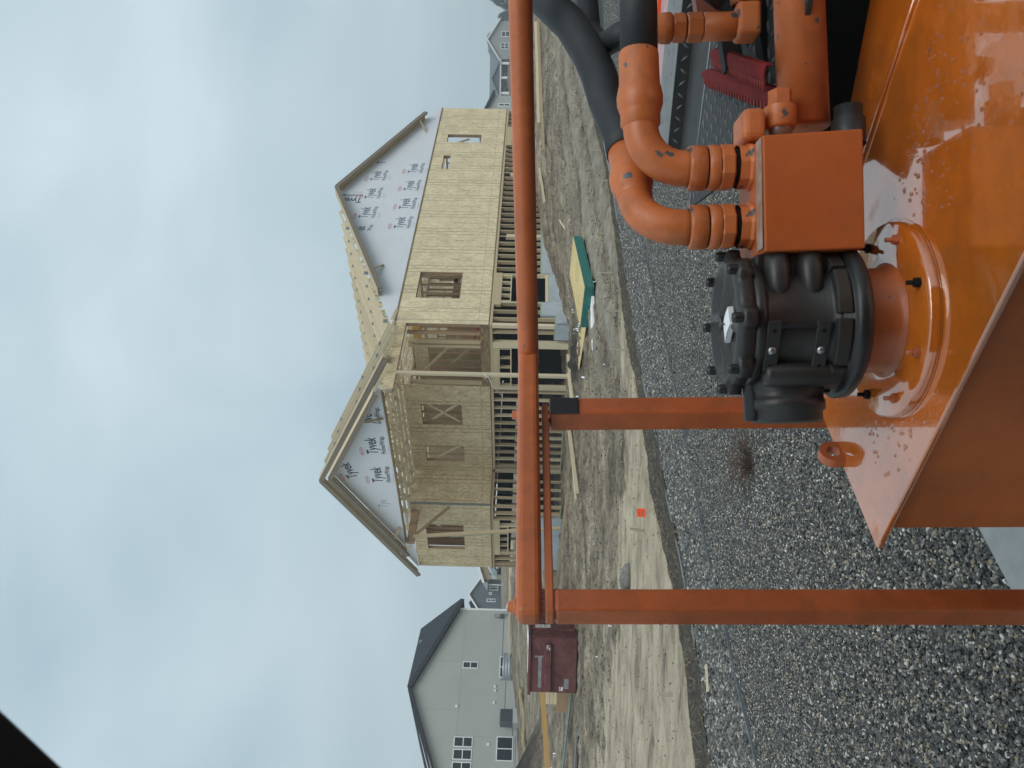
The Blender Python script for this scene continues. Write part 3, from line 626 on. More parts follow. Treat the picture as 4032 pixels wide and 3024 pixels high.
# ---- house wrap on the gables
def wrap(name, pts, d): return MB().prism([hp(*p) for p in pts], d).build(name, M['wrap'], house)
g1 = wrap('house_wrap', [(.05, -.03, 3.102), (16.2, -.03, 3.102), (16.5, -.03, 3.13), (8.1, -.03, 6.575), (-.25, -.03, 3.13)], (0, -.02, 0))
g2 = wrap('house_wrap', [(-3.03, 8.32, 3.09), (-3.03, -.12, 3.09), (-3.03, 4.05, 5.23)], (-.02, 0, 0))
g3 = wrap('house_wrap', [(-1.70, 11.75, 3.07), (-1.70, 7.9, 3.07), (-1.70, 7.9, 4.9)], (-.015, 0, 0))
hbox('sheathing_edge', -3.05, -2.98, .15, 8.05, 3.02, 3.088, M['osb_rim'])
TY = text_mesh('Tyvek', .52, M['ink_blue'], sx=.62, bold=.016); HW = text_mesh('HomeWrap.', .24, M['ink_blue'], sx=.72, bold=.015); SM = text_mesh('--------', .2, M['ink_faint'], sx=.8)
TYb = text_mesh('Tyvek', .52, M['ink'], sx=.62, bold=.016); HWb = text_mesh('HomeWrap.', .24, M['ink'], sx=.72, bold=.015)
ov = MB()
ring = [(math.cos(2*math.pi*i/24), math.sin(2*math.pi*i/24)) for i in range(24)]
for i in range(24):
    (a, b_), (c, d) = ring[i], ring[(i+1) % 24]; f_ = .80
    ov.add([(a*.2, b_*.075, 0), (c*.2, d*.075, 0), (c*.2*f_, d*.075*f_, 0), (a*.2*f_, b_*.075*f_, 0)], [(0, 1, 2, 3)])
for i in range(5): ov.add([(-.12+.052*i, -.03, 0), (-.09+.052*i, -.03, 0), (-.09+.052*i, .03, 0), (-.12+.052*i, .03, 0)], [(0, 1, 2, 3)])
OVM = ov.mesh('oval_mark'); OVM.materials.append(M['ink_red'])
def logo(par, base, dark=False, oval=True, only=None, rot=0):
    B = base @ Matrix.Rotation(rot, 4, 'Z')
    if only != 'hw': mk('lettering', TYb if dark else TY, None, par, B)
    if only != 'ty': mk('lettering', HWb if dark else HW, None, par, B @ Matrix.Translation((.0, -.27, 0)))
    if only is None:
        for k in range(2): mk('small_print', SM, None, par, B @ Matrix.Translation((.02, -.42-.08*k, 0)))
    if oval: mk('oval_mark', OVM, None, par, B @ Matrix.Translation((.12, .52, 0)))
FA = Matrix.Rotation(math.pi/2, 4, 'X')
def on_right(s_, z): return Matrix.Translation(hp(s_, -.0315, z)) @ FA
def on_front(t_, z, s0=-3.0325): return Matrix.Translation(hp(s0, t_, z)) @ Matrix.Rotation(-math.pi/2, 4, 'Z') @ FA
for s_, z in ((6.31, 5.03), (7.77, 5.05), (9.2, 5.05)): logo(g1, on_right(s_, z))
for s_, z in ((5.63, 3.56), (7.03, 3.56), (8.45, 3.56), (9.89, 3.58)): logo(g1, on_right(s_, z))
logo(g1, on_right(7.78, 5.50), True, False, None, math.pi/2)
ek = text_mesh('ek', .52, M['ink_blue'], sx=.62, bold=.016); wr = text_mesh('Wrap.', .24, M['ink_blue'], sx=.72, bold=.015); tT = text_mesh('T', .52, M['ink_blue'], sx=.62, bold=.016)
mk('lettering', ek, None, g1, on_right(5.42, 5.0)); mk('lettering', wr, None, g1, on_right(5.42, 4.74)); mk('lettering', tT, None, g1, on_right(10.64, 5.0))
for t_, z in ((4.54, 3.52), (3.07, 3.52)): logo(g2, on_front(t_, z), True)
logo(g2, on_front(4.3, 4.36), True, True, 'ty', .25)
yv = text_mesh('yve', .52, M['ink'], sx=.62, bold=.016); mk('lettering', yv, None, g2, on_front(1.60, 3.50)); mk('lettering', text_mesh('omeWrap.', .24, M['ink'], sx=.72, bold=.015), None, g2, on_front(1.62, 3.24))
mk('lettering', text_mesh('Tyv', .50, M['ink_faint'], sx=.62), None, g2, on_front(5.95, 3.50))
# ---- rakes: fly rafter, lookout deck
def rake(a, b, off, out_axis, w_deck):
    a = hp(*a); b = hp(*b); d = Vector(off)
    board('rake_board', a, b, .04, .16, M['fascia_shaded'], house, None)
    v = (b-a).normalized(); up_ = Vector((0, 0, 1)); n = (up_-v*up_.dot(v)).normalized()
    mb = MB(); o1 = d.normalized()*.03; p0 = a+n*.084-o1; p1 = b+n*.084-o1
    mb.prism([p0, p1, p1+d*w_deck, p0+d*w_deck], n*-.014)
    mb.build('rake_deck', M['lumber'], house)
    board('rake_board', a+d*.06-n*.02, b+d*.06-n*.02, .038, .10, M['lumber_pale'], house)
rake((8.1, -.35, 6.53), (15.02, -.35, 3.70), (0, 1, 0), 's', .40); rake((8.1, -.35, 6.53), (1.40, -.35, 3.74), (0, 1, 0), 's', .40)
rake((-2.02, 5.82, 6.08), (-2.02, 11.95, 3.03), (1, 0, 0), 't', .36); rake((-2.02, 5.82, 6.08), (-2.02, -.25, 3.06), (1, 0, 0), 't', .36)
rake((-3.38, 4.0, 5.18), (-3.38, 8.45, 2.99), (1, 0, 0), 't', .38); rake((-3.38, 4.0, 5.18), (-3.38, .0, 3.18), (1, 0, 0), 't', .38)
hboard('rake_strut', (14.3, -.33, 3.95), (13.6, -.03, 3.55), .04, .07, M['lumber']); hboard('rake_strut', (2.6, -.33, 4.15), (3.2, -.05, 3.95), .04, .07, M['lumber'])
hboard('rake_strut', (-3.36, 1.2, 3.72), (-3.06, 1.35, 3.15), .04, .08, M['lumber']); hboard('rake_strut', (-3.36, 7.5, 3.45), (-3.06, 7.1, 3.2), .04, .08, M['lumber']); hboard('rake_strut', (-1.98, 10.5, 3.7), (-1.72, 10.2, 3.25), .04, .08, M['lumber'])
# ---- porch beams, posts
MB().box(-3.1, -.002, -.02, .12, 2.70+OZ, 3.02+OZ).build('porch_beam', M['osb_shaded'], house)
hbox('porch_beam_end', -3.16, -3.10, -.01, .12, 2.72, 2.92, M['lumber_grey'])
hbox('porch_beam', -3.15, -1.72, 7.84, 7.98, 2.73, 3.01, M['lumber_brown'])
hboard('porch_post', (-2.35, .02, -2.74), (-2.35, .02, 2.70), .09, .11, M['lumber_pale'], (1, 0, 0)); hboard('porch_post', (-2.25, .11, -2.60), (-2.25, .11, 2.70), .06, .10, M['lumber_grey'], (1, 0, 0))
hboard('porch_post', (-2.95, 7.02, -2.62), (-2.95, 7.78, 2.78), .09, .11, M['lumber'], (1, 0, 0)); hboard('porch_post', (-2.85, 7.12, -2.62), (-2.85, 7.84, 1.4), .05, .10, M['lumber_green'], (1, 0, 0))
hboard('brace', (-1.75, 7.55, 1.55), (-2.95, 7.86, 2.85), .05, .10, M['lumber_brown']); hboard('strap', (-2.75, .12, 2.68), (-2.70, .20, .9), .012, .03, M['lumber_brown'])
mb = MB(); mb.tube([hp(-2.41, -.06, -.02), hp(-2.42, .03, -.12), hp(-2.43, .10, -.02)], .012, 6); mb.tube([hp(-2.42, .05, -.11), hp(-2.43, .10, -.16), hp(-2.43, .40, -.24), hp(-2.43, .80, -.52)], .012, 6)
mb.build('tie_rope', M['white'], house)

# ------------------------------------------------------------------ worker kneeling behind the gable-wall window
def skinned(name, pts, edges, m, parent, root=0, sub=2):
    """pts: (x, y, z, radius)"""
    me_ = bpy.data.meshes.new(name); me_.from_pydata([p[:3] for p in pts], edges, []); me_.update()
    o = mk(name, me_, m, parent); sk_ = o.modifiers.new('skin', 'SKIN'); sk_.use_smooth_shade = True
    for i, p in enumerate(pts):
        v = me_.skin_vertices[0].data[i]; v.radius = (p[3], p[3]*(p[4] if len(p) > 4 else 1)); v.use_root = i == root
    ss = o.modifiers.new('round', 'SUBSURF'); ss.levels = sub; ss.render_levels = sub
    return o
pw = empty('person'); pw.matrix_world = Matrix.Translation((HX, HY, HZ)) @ Matrix.Rotation(math.pi/2-TH, 4, 'Z') @ Matrix.Translation(hp(3.22, .62, .266)) @ Matrix.Rotation(R(30), 4, 'Z')
tag(pw, 'worker with dark brown hair and black jacket kneeling inside the gable wall window', 'person')
skin_m = mat('skin', (.52, .33, .25), .6, .3, var=.06); hair_m = mat('hair', (.055, .032, .022), .7, .3, var=.3, vscale=30); jack = mat('jacket', (.016, .017, .019), .8, .2, var=.3, vscale=8); trs = mat('trousers', (.05, .055, .065), .9, .1, var=.2)
torso = [(0, 0, .42, .13, .8), (.02, 0, .60, .13, .8), (.07, 0, .78, .15, .75), (.10, 0, .87, .12, .8)]
head = [(.12, 0, .93, .052), (.145, 0, .99, .06), (.155, 0, 1.04, .085), (.16, 0, 1.11, .09), (.155, 0, 1.16, .06)]
armL = [(.10, .17, .83, .058), (.24, .22, .66, .045), (.40, .12, .60, .038), (.46, .10, .59, .03)]; armR = [(p[0], -p[1], p[2], p[3]) for p in armL]
legL = [(.02, .10, .36, .095), (.26, .14, .10, .065), (.0, .14, .06, .055), (-.20, .14, .05, .04)]; legR = [(p[0], -p[1], p[2], p[3]) for p in legL]
P_ = torso+head+armL+armR+legL+legR
E_ = [(0, 1), (1, 2), (2, 3), (3, 4), (4, 5), (5, 6), (6, 7), (7, 8), (3, 9), (9, 10), (10, 11), (11, 12), (3, 13), (13, 14), (14, 15), (15, 16), (0, 17), (17, 18), (18, 19), (19, 20), (0, 21), (21, 22), (22, 23), (23, 24)]
skinned('body', P_, E_, skin_m, pw)
g = lambda q, k: [(p[0], p[1], p[2], p[3]+k)+tuple(p[4:]) for p in q]
skinned('jacket', g(torso, .022)+g(armL[:3], .016)+g(armR[:3], .016), [(0, 1), (1, 2), (2, 3), (3, 4), (4, 5), (5, 6), (3, 7), (7, 8), (8, 9)], jack, pw)
skinned('trousers', [(0, 0, .43, .15, .8)]+g(legL, .014)+g(legR, .014), [(0, 1), (1, 2), (2, 3), (3, 4), (0, 5), (5, 6), (6, 7), (7, 8)], trs, pw)
skinned('hair', [(.125, 0, 1.02, .075), (.13, 0, 1.09, .098), (.15, 0, 1.15, .088), (.16, 0, 1.185, .05)], [(0, 1), (1, 2), (2, 3)], hair_m, pw)
MB().lathe([(.0, .018), (.010, .014), (.016, 0)], (.245, 0, 1.05), (1, 0, -.2), 8).build('nose', skin_m, pw)
# ------------------------------------------------------------------ things lying on the site
def slope_mtx(x, y, yaw, lift=0):
    e = .3; z = Tz(x, y); gx = (Tz(x+e, y)-Tz(x-e, y))/(2*e); gy = (Tz(x, y+e)-Tz(x, y-e))/(2*e)
    n = Vector((-gx, -gy, 1)).normalized(); u = Vector((math.cos(yaw), math.sin(yaw), 0)); u = (u-n*u.dot(n)).normalized(); v = n.cross(u)
    Mx = Matrix((u, v, n)).transposed().to_4x4(); Mx.translation = Vector((x, y, z+lift)); return Mx
# stack of sheets with teal edges
st = empty('sheet_stack'); tag(st, 'low stack of pale sheathing sheets with teal painted edges lying on the mud', 'sheet stack')
yaw = math.pi/2-.7097
u = Vector((math.cos(yaw), math.sin(yaw), 0)); u.z = .087*u.y+.03*u.x; u.normalize()
v = Vector((-math.sin(yaw), math.cos(yaw), 0)); v.z = .087*v.y+.03*v.x; v = (v-u*v.dot(u)).normalized()
n = u.cross(v)
X = Matrix((u, v, n)).transposed().to_4x4(); X.translation = Vector((2.406, 18.747, .594))-n*.232
st.matrix_world = X
sheet = MB().box(0, 2.44, 0, 1.22, 0, .0125).mesh('sheet'); sheet.materials.append(M['osb_plain']); sheet.materials.append(M['teal'])
for p in sheet.polygons: p.material_index = 0 if abs(p.normal.z) > .5 else 1
for k in range(18):
    mk('sheet', sheet, None, st, Matrix.Translation((random.uniform(-.004, .004), random.uniform(-.004, .004), k*.0129)) @ Matrix.Rotation(random.uniform(-.001, .001), 4, 'Z'))
# single muddy sheet beside the stack
ms = empty('muddy_sheet'); ms.matrix_world = slope_mtx(1.42, 19.8, 2.18, .06)
MB().box(-.1, 1.75, -.8, 0, 0, .014).build('sheet_face', M['osb_plain'], ms)
mb = MB()
for i in range(26): mb.lathe([(.001, .03), (.03, .02), (.05, 0)], (random.uniform(0, 1.9), random.uniform(-.8, -.25), .012), (0, 0, 1), 7)
mb.build('mud_splash', M['twig'], ms)
tag(ms, 'single yellow sheet half buried in mud next to the teal-edged stack', 'sheet')
# puddle edge with slushy snow
def patch(name, cx, cy, rx, ry, rot, m, lift=.035, n=28, seed=0, th=.02):
    rnd = random.Random(seed); mb = MB(); pts = []
    for i in range(n):
        a = 2*math.pi*i/n; k = 1+rnd.uniform(-.25, .25); x = rx*k*math.cos(a); y = ry*k*math.sin(a)
        X_, Y_ = cx+x*math.cos(rot)-y*math.sin(rot), cy+x*math.sin(rot)+y*math.cos(rot); pts.append((X_, Y_, Tz(X_, Y_)+lift))
    mb.prism(pts, (0, 0, th+lift)); return mb.build(name, m)
tag(patch('snow_patch', 1.62, 18.95, .62, .11, .12, M['snow'], .05, seed=2), 'long thin patch of wet snow in front of the teal-edged stack', 'snow patch')
# small leftover snow and litter flecks
fl = MB(); rnd = random.Random(4)
for i in range(110):
    if i < 45: x, y = rnd.gauss(.7, .7), rnd.gauss(22.2, .8)
    elif i < 80: x, y = rnd.uniform(-16, -10), rnd.uniform(28, 33)
    else: x = rnd.uniform(-8, 9); y = rnd.uniform(16, 27)
    if float(poly_d(np.array(x), np.array(y), EDGE)) < .3: continue
    z = Tz(x, y); r = rnd.uniform(.010, .034) if i < 80 else rnd.uniform(.007, .018); lift = .08 if i < 45 else .03
    fl.lathe([(.001, r*.5+lift), (r*.7, r*.35+lift), (r, 0), (r*.4, -.15)], (x, y, z), (rnd.uniform(-.3, .3), rnd.uniform(-.3, .3), 1), 6)
tag(fl.build('snow_flecks', M['snow']), 'scattered small flecks of snow on the mud', 'snow', kind='stuff')
# lumber lying about
def lum(a, b, w, h, m, label, up=0.0, ends=None, group=None):
    za = Tz(*a)+h/2+up; zb = Tz(*b)+h/2+up
    if ends: za, zb = ends
    return tag(board('lumber_board', (*a, za), (*b, zb), w, h, M[m]), label, 'board', group)
lum((-.9, 25.6), (-3.05, 22.0), .09, .10, 'lumber_pale', 'long pale board slanting across the mud below the stud wall', .06)
lum((-2.30, 23.6), (-3.35, 22.65), .07, .06, 'lumber_pale', 'short pale board lying between the long slanting board and the wall', .06)
lum((.35, 22.9), (-.55, 21.9), .06, .09, 'lumber_pale', 'narrow pale board at the foot of the porch post', .16)
lum((.95, 24.2), (.35, 23.2), .05, .09, 'lumber_pale', 'pale board leaning along the doorway base', .12)
lum((-3.6, 25.4), (-12.0, 31.2), .07, .06, 'lumber', 'very long thin board on edge in front of the porch, running left', .10)
lum((9.3, 27.4), (13.6, 28.9), .09, .10, 'lumber_pale', 'pale long board right of the gable wall, upper of two', .10)
lum((8.1, 26.6), (13.4, 28.5), .06, .09, 'lumber', 'tan long board right of the gable wall, lower of two', .06)
lum((7.8, 27.8), (6.35, 26.9), .09, .07, 'lumber_pale', 'short board lying below the gable wall behind the round rail', .05)
lum((5.2, 24.3), (4.75, 23.4), .04, .04, 'lumber_pale', 'thin stick lying on the mud behind the sheet stack', .04)
for i in range(7):
    a = (-9.6-.13*i, 33.6+.22*i); b_ = (-12.2-.11*i, 32.1+.2*i)
    lum(a, b_, .10, .05, 'lumber_green' if i % 2 else 'lumber_pale', ['first', 'second', 'third', 'fourth', 'fifth', 'sixth', 'last'][i]+(' board, green,' if i % 2 else ' board, pale,')+' of the row laid beside the left house corner', .03, group='boards by the left house corner')
# small crate-like offcut panel by the stud wall
lb = empty('offcut_panel', (-1.25, 26.1, Tz(-1.25, 26.1)+.02), R(-28)); MB().box(-.32, .32, 0, .03, 0, .42).build('sheet_face', M['osb_plain'], lb); MB().box(-.31, .31, -.003, -.0005, .33, .36).build('printed_stripe', M['ink_brown'], lb)
lb.rotation_euler = (R(-18), R(6), R(-28)); tag(lb, 'small square sheathing offcut leaning by the doorway of the stud wall', 'offcut')
# landscape fabric between mud and gravel, grey plastic edge
mb = MB(); nf = 260
def pl(line, f):
    L_ = [0]
    for a, b_ in zip(line[:-1], line[1:]): L_.append(L_[-1]+math.hypot(b_[0]-a[0], b_[1]-a[1]))
    d = f*L_[-1]
    for i in range(len(line)-1):
        if d <= L_[i+1] or i == len(line)-2:
            k = (d-L_[i])/(L_[i+1]-L_[i]); return line[i][0]+(line[i+1][0]-line[i][0])*k, line[i][1]+(line[i+1][1]-line[i][1])*k
rows = []
for i in range(nf+1):
    f = i/nf; (ax, ay), (bx_, by_) = pl(EDGE, f), pl(FAB, f)
    dx, dy = bx_-ax, by_-ay; ln = math.hypot(dx, dy); k = .12/ln; ax -= dx*k; ay -= dy*k
    j = .06*noise.fractal((f*60, 1, 2), 1, 2, 3); row = []
    for q in range(6):
        g = q/5; x = ax+(bx_-ax)*(g+j); y = ay+(by_-ay)*(g+j)
        row.append((x, y, Tz(x, y)+.02+.05*math.sin(math.pi*g)+.03*noise.fractal((x*3, y*3, 4), 1, 2, 3)))
    rows.append(row)
vs = [p for r_ in rows for p in r_]; mb.add(vs, [(i*6+q, (i+1)*6+q, (i+1)*6+q+1, i*6+q+1) for i in range(nf) for q in range(5)], True)
fabo = mb.build('landscape_fabric', M['fabric']); tag(fabo, 'dark fuzzy strip of erosion fabric between the mud and the cobbles', 'fabric')
rnd = random.Random(12); hair = MB()
for i in range(5200):
    r_ = rows[rnd.randrange(10, nf-60)]; q = rnd.randrange(0, 6); x, y, z = r_[q]; x += rnd.uniform(-.06, .06); y += rnd.uniform(-.06, .06)
    a = rnd.uniform(0, 6.28); l_ = rnd.uniform(.05, .16); w_ = .003
    hair.add([(x-w_, y, z), (x+w_, y, z), (x+l_*math.cos(a), y+l_*math.sin(a), z+rnd.uniform(.01, .05))], [(0, 1, 2)])
o = hair.build('fabric_fibres', M['straw'], fabo, fixn=False); tag(o, kind='stuff')
# grey plastic showing at the edge, in crumpled lengths
for k, (f0, f1, h_) in enumerate(((.24, .33, .025), (.36, .42, .028), (.555, .66, .035), (.68, .80, .06), (.82, .9, .03))):
    mb = MB(); pts = []
    for i in range(26):
        f = f0+(f1-f0)*i/25; (ax, ay), (bx_, by_) = pl(EDGE, f), pl(FAB, f); ww = .05*noise.fractal((f*90, 3, k), 1, 2, 2)
        x = ax+ww; y = ay-.10+ww; pts.append((x, y, Tz(x, y)+h_*.6))
    mb.tube(pts, [h_*(.45+.55*math.sin(math.pi*i/25)**.5)*(1+.3*noise.noise((i*.7, k, 0))) for i in range(26)], 8)
    tag(mb.build('plastic_roll', M['plastic_grey']), ['crumpled grey plastic edge at the lower left of the fabric strip', 'grey plastic edge of the fabric between the marker stake and the post', 'grey plastic edge of the fabric below the stack of sheets, shorter length', 'thick grey plastic roll at the fabric edge in front of the teal-edged stack', 'thin grey plastic edge at the far right end of the fabric'][k], 'plastic edge')
# metal edging in the gravel
mb = MB(); pts = [pl(EDGING, i/90) for i in range(91)]
vs = []
for i, (x, y) in enumerate(pts):
    a = pts[max(0, i-1)]; b_ = pts[min(90, i+1)]; d = Vector((b_[0]-a[0], b_[1]-a[1])).normalized(); nn = Vector((-d.y, d.x))*.006; z = Tz(x, y)
    zt = z+.036+.006*noise.noise((i*.3, 0, 0)); vs += [(x-nn.x, y-nn.y, z-.05), (x-nn.x, y-nn.y, zt), (x+nn.x, y+nn.y, zt), (x+nn.x, y+nn.y, z-.05)]
mb.add(vs, [(i*4+q, i*4+(q+1) % 4, (i+1)*4+(q+1) % 4, (i+1)*4+q) for i in range(90) for q in range(4)])
tag(mb.build('metal_edging', M['edging']), 'thin dark metal landscape edging running through the gravel', 'edging')
# survey stakes along the fabric
sk = [(7.2, 18.22, .30, 'far right, hard by the rail'), (6.64, 18.38, .32, ''), (5.53, 18.1, .30, ''), (4.44, 16.64, .34, ''), (3.38, 17.1, .30, ''), (2.38, 16.2, .34, ''), (1.53, 15.66, .30, ''), (.68, 14.62, .32, ''), (-2.25, 12.05, .30, ''), (-3.87, 9.75, .22, '')]
SL = ['wooden stake at the fabric, farthest right of the row', 'wooden stake at the fabric, second from the right end of the row', 'wooden stake third from the right end of the row by the fabric', 'wooden stake right of the teal-edged stack, fourth from the right', 'wooden stake just right of the teal-edged stack corner', 'wooden stake in front of the teal-edged stack, right of the long roll', 'wooden stake in front of the left corner of the teal-edged stack', 'wooden stake right of the square rail post', 'leaning wooden stake beside the orange marker card', 'grey wooden stake left of the outer rail post, on the sand']
for (x, y, h_, _), lb_ in zip(sk, SL):
    e = empty('wooden_stake', (x, y, Tz(x, y)-.05)); e.rotation_euler = (random.uniform(-.12, .12), random.uniform(-.15, .15), random.uniform(0, 1.5))
    MB().box(-.021, .021, -.012, .012, 0, h_).build('shaft', M['stake'], e); MB().lathe([(.0, h_+.012), (.022, h_)], (0, 0, 0), n=4, smooth=False).build('split_top', M['lumber_pale'], e)
    tag(e, lb_, 'stake', 'stakes along the fabric')
# orange marker card with two dark marks on a wire
e = empty('marker_flag', (-1.93, 11.85, Tz(-1.93, 11.85)), R(6)); tag(e, 'small bright orange marker card with dark marks on the sand by the fabric', 'marker flag')
MB().box(-.065, .065, -.002, .002, .04, .17).build('card', M['marker_orange'], e); MB().tube([(0, .006, -.05), (0, .006, .16)], .003, 6).build('wire', M['plate_metal'], e)
MB().box(-.045, .02, -.004, -.0022, .12, .135).box(-.04, .0, -.004, -.0022, .075, .092).box(.01, .03, -.004, -.0022, .075, .092).build('printed_mark', M['ink_brown'], e)
# loose boulder
bm = bmesh.new(); bmesh.ops.create_icosphere(bm, subdivisions=3, radius=.5)
for v_ in bm.verts: v_.co *= 1+.22*noise.fractal(v_.co*2.2, 1, 2, 3); v_.co = Vector((v_.co.x*.55, v_.co.y*.3, v_.co.z*.24))
me = bpy.data.meshes.new('boulder'); bm.to_mesh(me); bm.free(); me.polygons.foreach_set('use_smooth', [True]*len(me.polygons))
o = mk('boulder', me, M['stone']); o.location = (-3.37, 13.56, Tz(-3.37, 13.56)+.05); tag(o, 'rough grey rock lying on the sand left of the marker card', 'rock')
# dry weed in the gravel
mb = MB(); rnd = random.Random(5)
for i in range(105):
    a = rnd.uniform(0, 6.28); l_ = rnd.uniform(.14, .44); el_ = rnd.uniform(.15, 1.2); p = Vector((rnd.uniform(-.05, .05), rnd.uniform(-.05, .05), 0)); pts = [p]
    for k in range(4):
        a += rnd.uniform(-.5, .5); d = Vector((math.cos(a)*math.cos(el_), math.sin(a)*math.cos(el_), math.sin(el_)))*l_/4; p = p+d; pts.append(p); el_ -= .12
    mb.tube(pts, [.0026, .0022, .0018, .0014, .0008], 4, False)
    q = pts[2]; a2 = a+rnd.choice((-.9, .9)); mb.tube([q, q+Vector((math.cos(a2), math.sin(a2), .4))*l_*.3], [.002, .001], 4, False)
wd = empty('dry_weed', (-.62, 6.55, 0)); mb.build('twigs', M['twig'], wd); tag(wd, 'dry brown twiggy weed growing in the gravel', 'weed')
# long pale stick in the gravel
tag(board('garden_stick', (-2.78, 7.80, .05), (-3.02, 7.72, .045), .015, .02, M['lumber_pale']), 'short yellow stick on the cobbles left of the outer rail post', 'stick')
# concrete path slab at the near left
mb = MB(); mb.prism([(-.2, 3.62, .03), (-.73, 3.02, .03), (-3.2, .2, .03), (-1.8, -1.0, .03), (1.0, 2.6, .03)], (0, 0, .13))
tag(mb.build('path', M['concrete_path'], bevel=.006), kind='structure')
# ---- maroon dumpster
D = empty('dumpster', (-8.37, 23.0, Tz(-8.37, 23.0)), R(-3)); tag(D, 'worn maroon steel dumpster with a ledge, left of the timber house', 'dumpster')
W_, H_, L_ = 1.66, 1.42, 4.6
mb = MB(); mb.prism([(-W_/2, 0, .06), (W_/2, 0, .06), (W_/2, 0, H_), (-W_/2, 0, H_)], (0, -.05, 0)); mb.build('end_panel', M['maroon'], D, .008)
mb = MB(); mb.box(W_/2-.05, W_/2, .052, L_, .06, H_); mb.build('side_panel', M['maroon'], D, .008)
mb = MB(); mb.box(-W_/2, -W_/2+.05, .052, L_, .06, H_); mb.build('side_panel', M['maroon'], D, .008)
MB().box(-W_/2, W_/2, L_+.002, L_+.05, .06, H_).build('end_panel', M['maroon'], D, .008); MB().box(-W_/2+.052, W_/2-.052, .052, L_-.002, .1, .16).build('floor_plate', M['black'], D)
MB().box(-W_/2-.07, W_/2+.02, -.06, .06, H_+.001, H_+.09).build('top_rim', M['maroon'], D, .02)
for sx in (-1, 1): MB().box(sx*(W_/2+.0)-.05, sx*(W_/2)+.05, .065, L_, H_+.001, H_+.085).build('top_rim', M['maroon'], D, .02)
MB().prism([(-W_/2+.06, -.001, 1.03), (-W_/2+.06, -.13, .98), (-W_/2+.06, -.13, .82), (-W_/2+.06, -.001, .80)], (-(W_-.25), 0, 0)).build('ledge', M['maroon'], D, .008)
for yy in np.arange(.55, L_, .62): MB().box(W_/2+.002, W_/2+.07, yy, yy+.09, .1, H_-.005).build('rib', M['maroon'], D, .008)
MB().box(-W_/2-.02, W_/2+.02, .02, L_, .0, .058).build('skid', M['black'], D)
def decal(mb_name, x0, x1, z0, z1, y, m): return MB().box(x0, x1, y-.0025, y-.0005, z0, z1).build(mb_name, m, D)
crk = bpy.data.materials.new('cracked_label'); crk.use_nodes = True; t, b, L = nodes(crk); tcn = N(t, 'ShaderNodeTexCoord'); vo = N(t, 'ShaderNodeTexVoronoi', feature='DISTANCE_TO_EDGE'); vo.inputs['Scale'].default_value = 9; L(tcn.outputs['Object'], vo.inputs['Vector'])
rp = N(t, 'ShaderNodeValToRGB'); rp.color_ramp.elements[0].position = .04; rp.color_ramp.elements[0].color = (.11, .04, .04, 1); rp.color_ramp.elements[1].position = .07; rp.color_ramp.elements[1].color = (.66, .66, .68, 1); L(vo.outputs['Distance'], rp.inputs[0]); L(rp.outputs[0], b.inputs['Base Color']); b.inputs['Roughness'].default_value = .7
greypaint = mat('grey_paint', (.24, .235, .25), .7, .3, var=.3, vscale=5)
decal('label', W_/2-.32, W_/2-.17, .86, .985, -.13, crk); decal('label', -W_/2+.05, -W_/2+.18, .44, .56, 0, crk)
decal('paint_mark', -W_/2+.14, W_/2-.58, 1.10, 1.20, 0, greypaint); decal('paint_mark', W_/2-.60, W_/2-.55, 1.06, 1.32, 0, greypaint); decal('scrape', -W_/2+.12, -W_/2+.42, .28, .42, 0, greypaint)
MB().box(W_/2+.0005, W_/2+.003, .75, 1.1, .82, 1.3).build('label', crk, D)
MB().prism([(W_/2-.3, .3, 1.46), (W_/2-.02, 1.6, 1.62), (W_/2-.5, 2.2, 1.5), (-W_/2+.2, .9, 1.52)], (0, 0, .05)).build('white_sheeting', M['snow'], D)
# lumber, block and pipes behind and left of the dumpster
tag(board('lumber_board', (-10.0, 25.5, Tz(-10, 25.5)+.85), (-13.4, 25.2, Tz(-13.4, 25.2)+.45), .15, .17, mat('honey', (.50, .31, .115), .6, .3, var=.15, stretch=(2, 10, 10))), 'thick honey-brown timber propped up left of the dumpster', 'timber')
tm = empty('timber_bundle', (-10.1, 24.8, Tz(-10.1, 24.8)), R(4)); tag(tm, 'short bundle of squared timbers on a dark block left of the dumpster', 'timber bundle')
MB().box(-.42, .3, 0, .5, .0, .42).build('support_block', M['lumber_brown'], tm, .01)
for i in range(3):
    for j in range(2): MB().box(-.18, .35, .02+.14*j, .15+.14*j, .422+.115*i, .53+.115*i).build('timber_end', M['lumber_pale'], tm, .004)
def pipe(a, b_, r_, m, lab, up=.05): return tag(MB().tube([(*a, Tz(*a)+r_+up), ((a[0]+b_[0])/2, (a[1]+b_[1])/2, (Tz(*a)+Tz(*b_))/2+r_+up+.01), (*b_, Tz(*b_)+r_+up)], r_, 8).build('pipe', M[m]), lab, 'pipe')
pipe((-9.15, 23.35), (-13.9, 25.1), .035, 'pipe_green', 'long greenish pipe on the mud left of the dumpster', .10)
pipe((-9.9, 22.4), (-13.2, 22.2), .025, 'plastic_grey', 'thin grey pipe lying nearest on the mud, left of the dumpster', .02)
pipe((-10.0, 22.0), (-13.2, 21.7), .03, 'rubber', 'dark pipe in a rut beside the thin grey pipe', .0)
# straw wattle by the grey house
mb = MB(); pts = []
for i in range(30):
    f = i/29; x = -16.2-3.2*f; y = 41-2.4*f+.5*math.sin(f*9); pts.append((x, y, Tz(x, y)+.08+.06*math.sin(f*14)))
mb.tube(pts, .12, 8); tag(mb.build('straw_wattle', M['straw']), 'limp straw wattle on the bank below the grey stucco house', 'wattle')
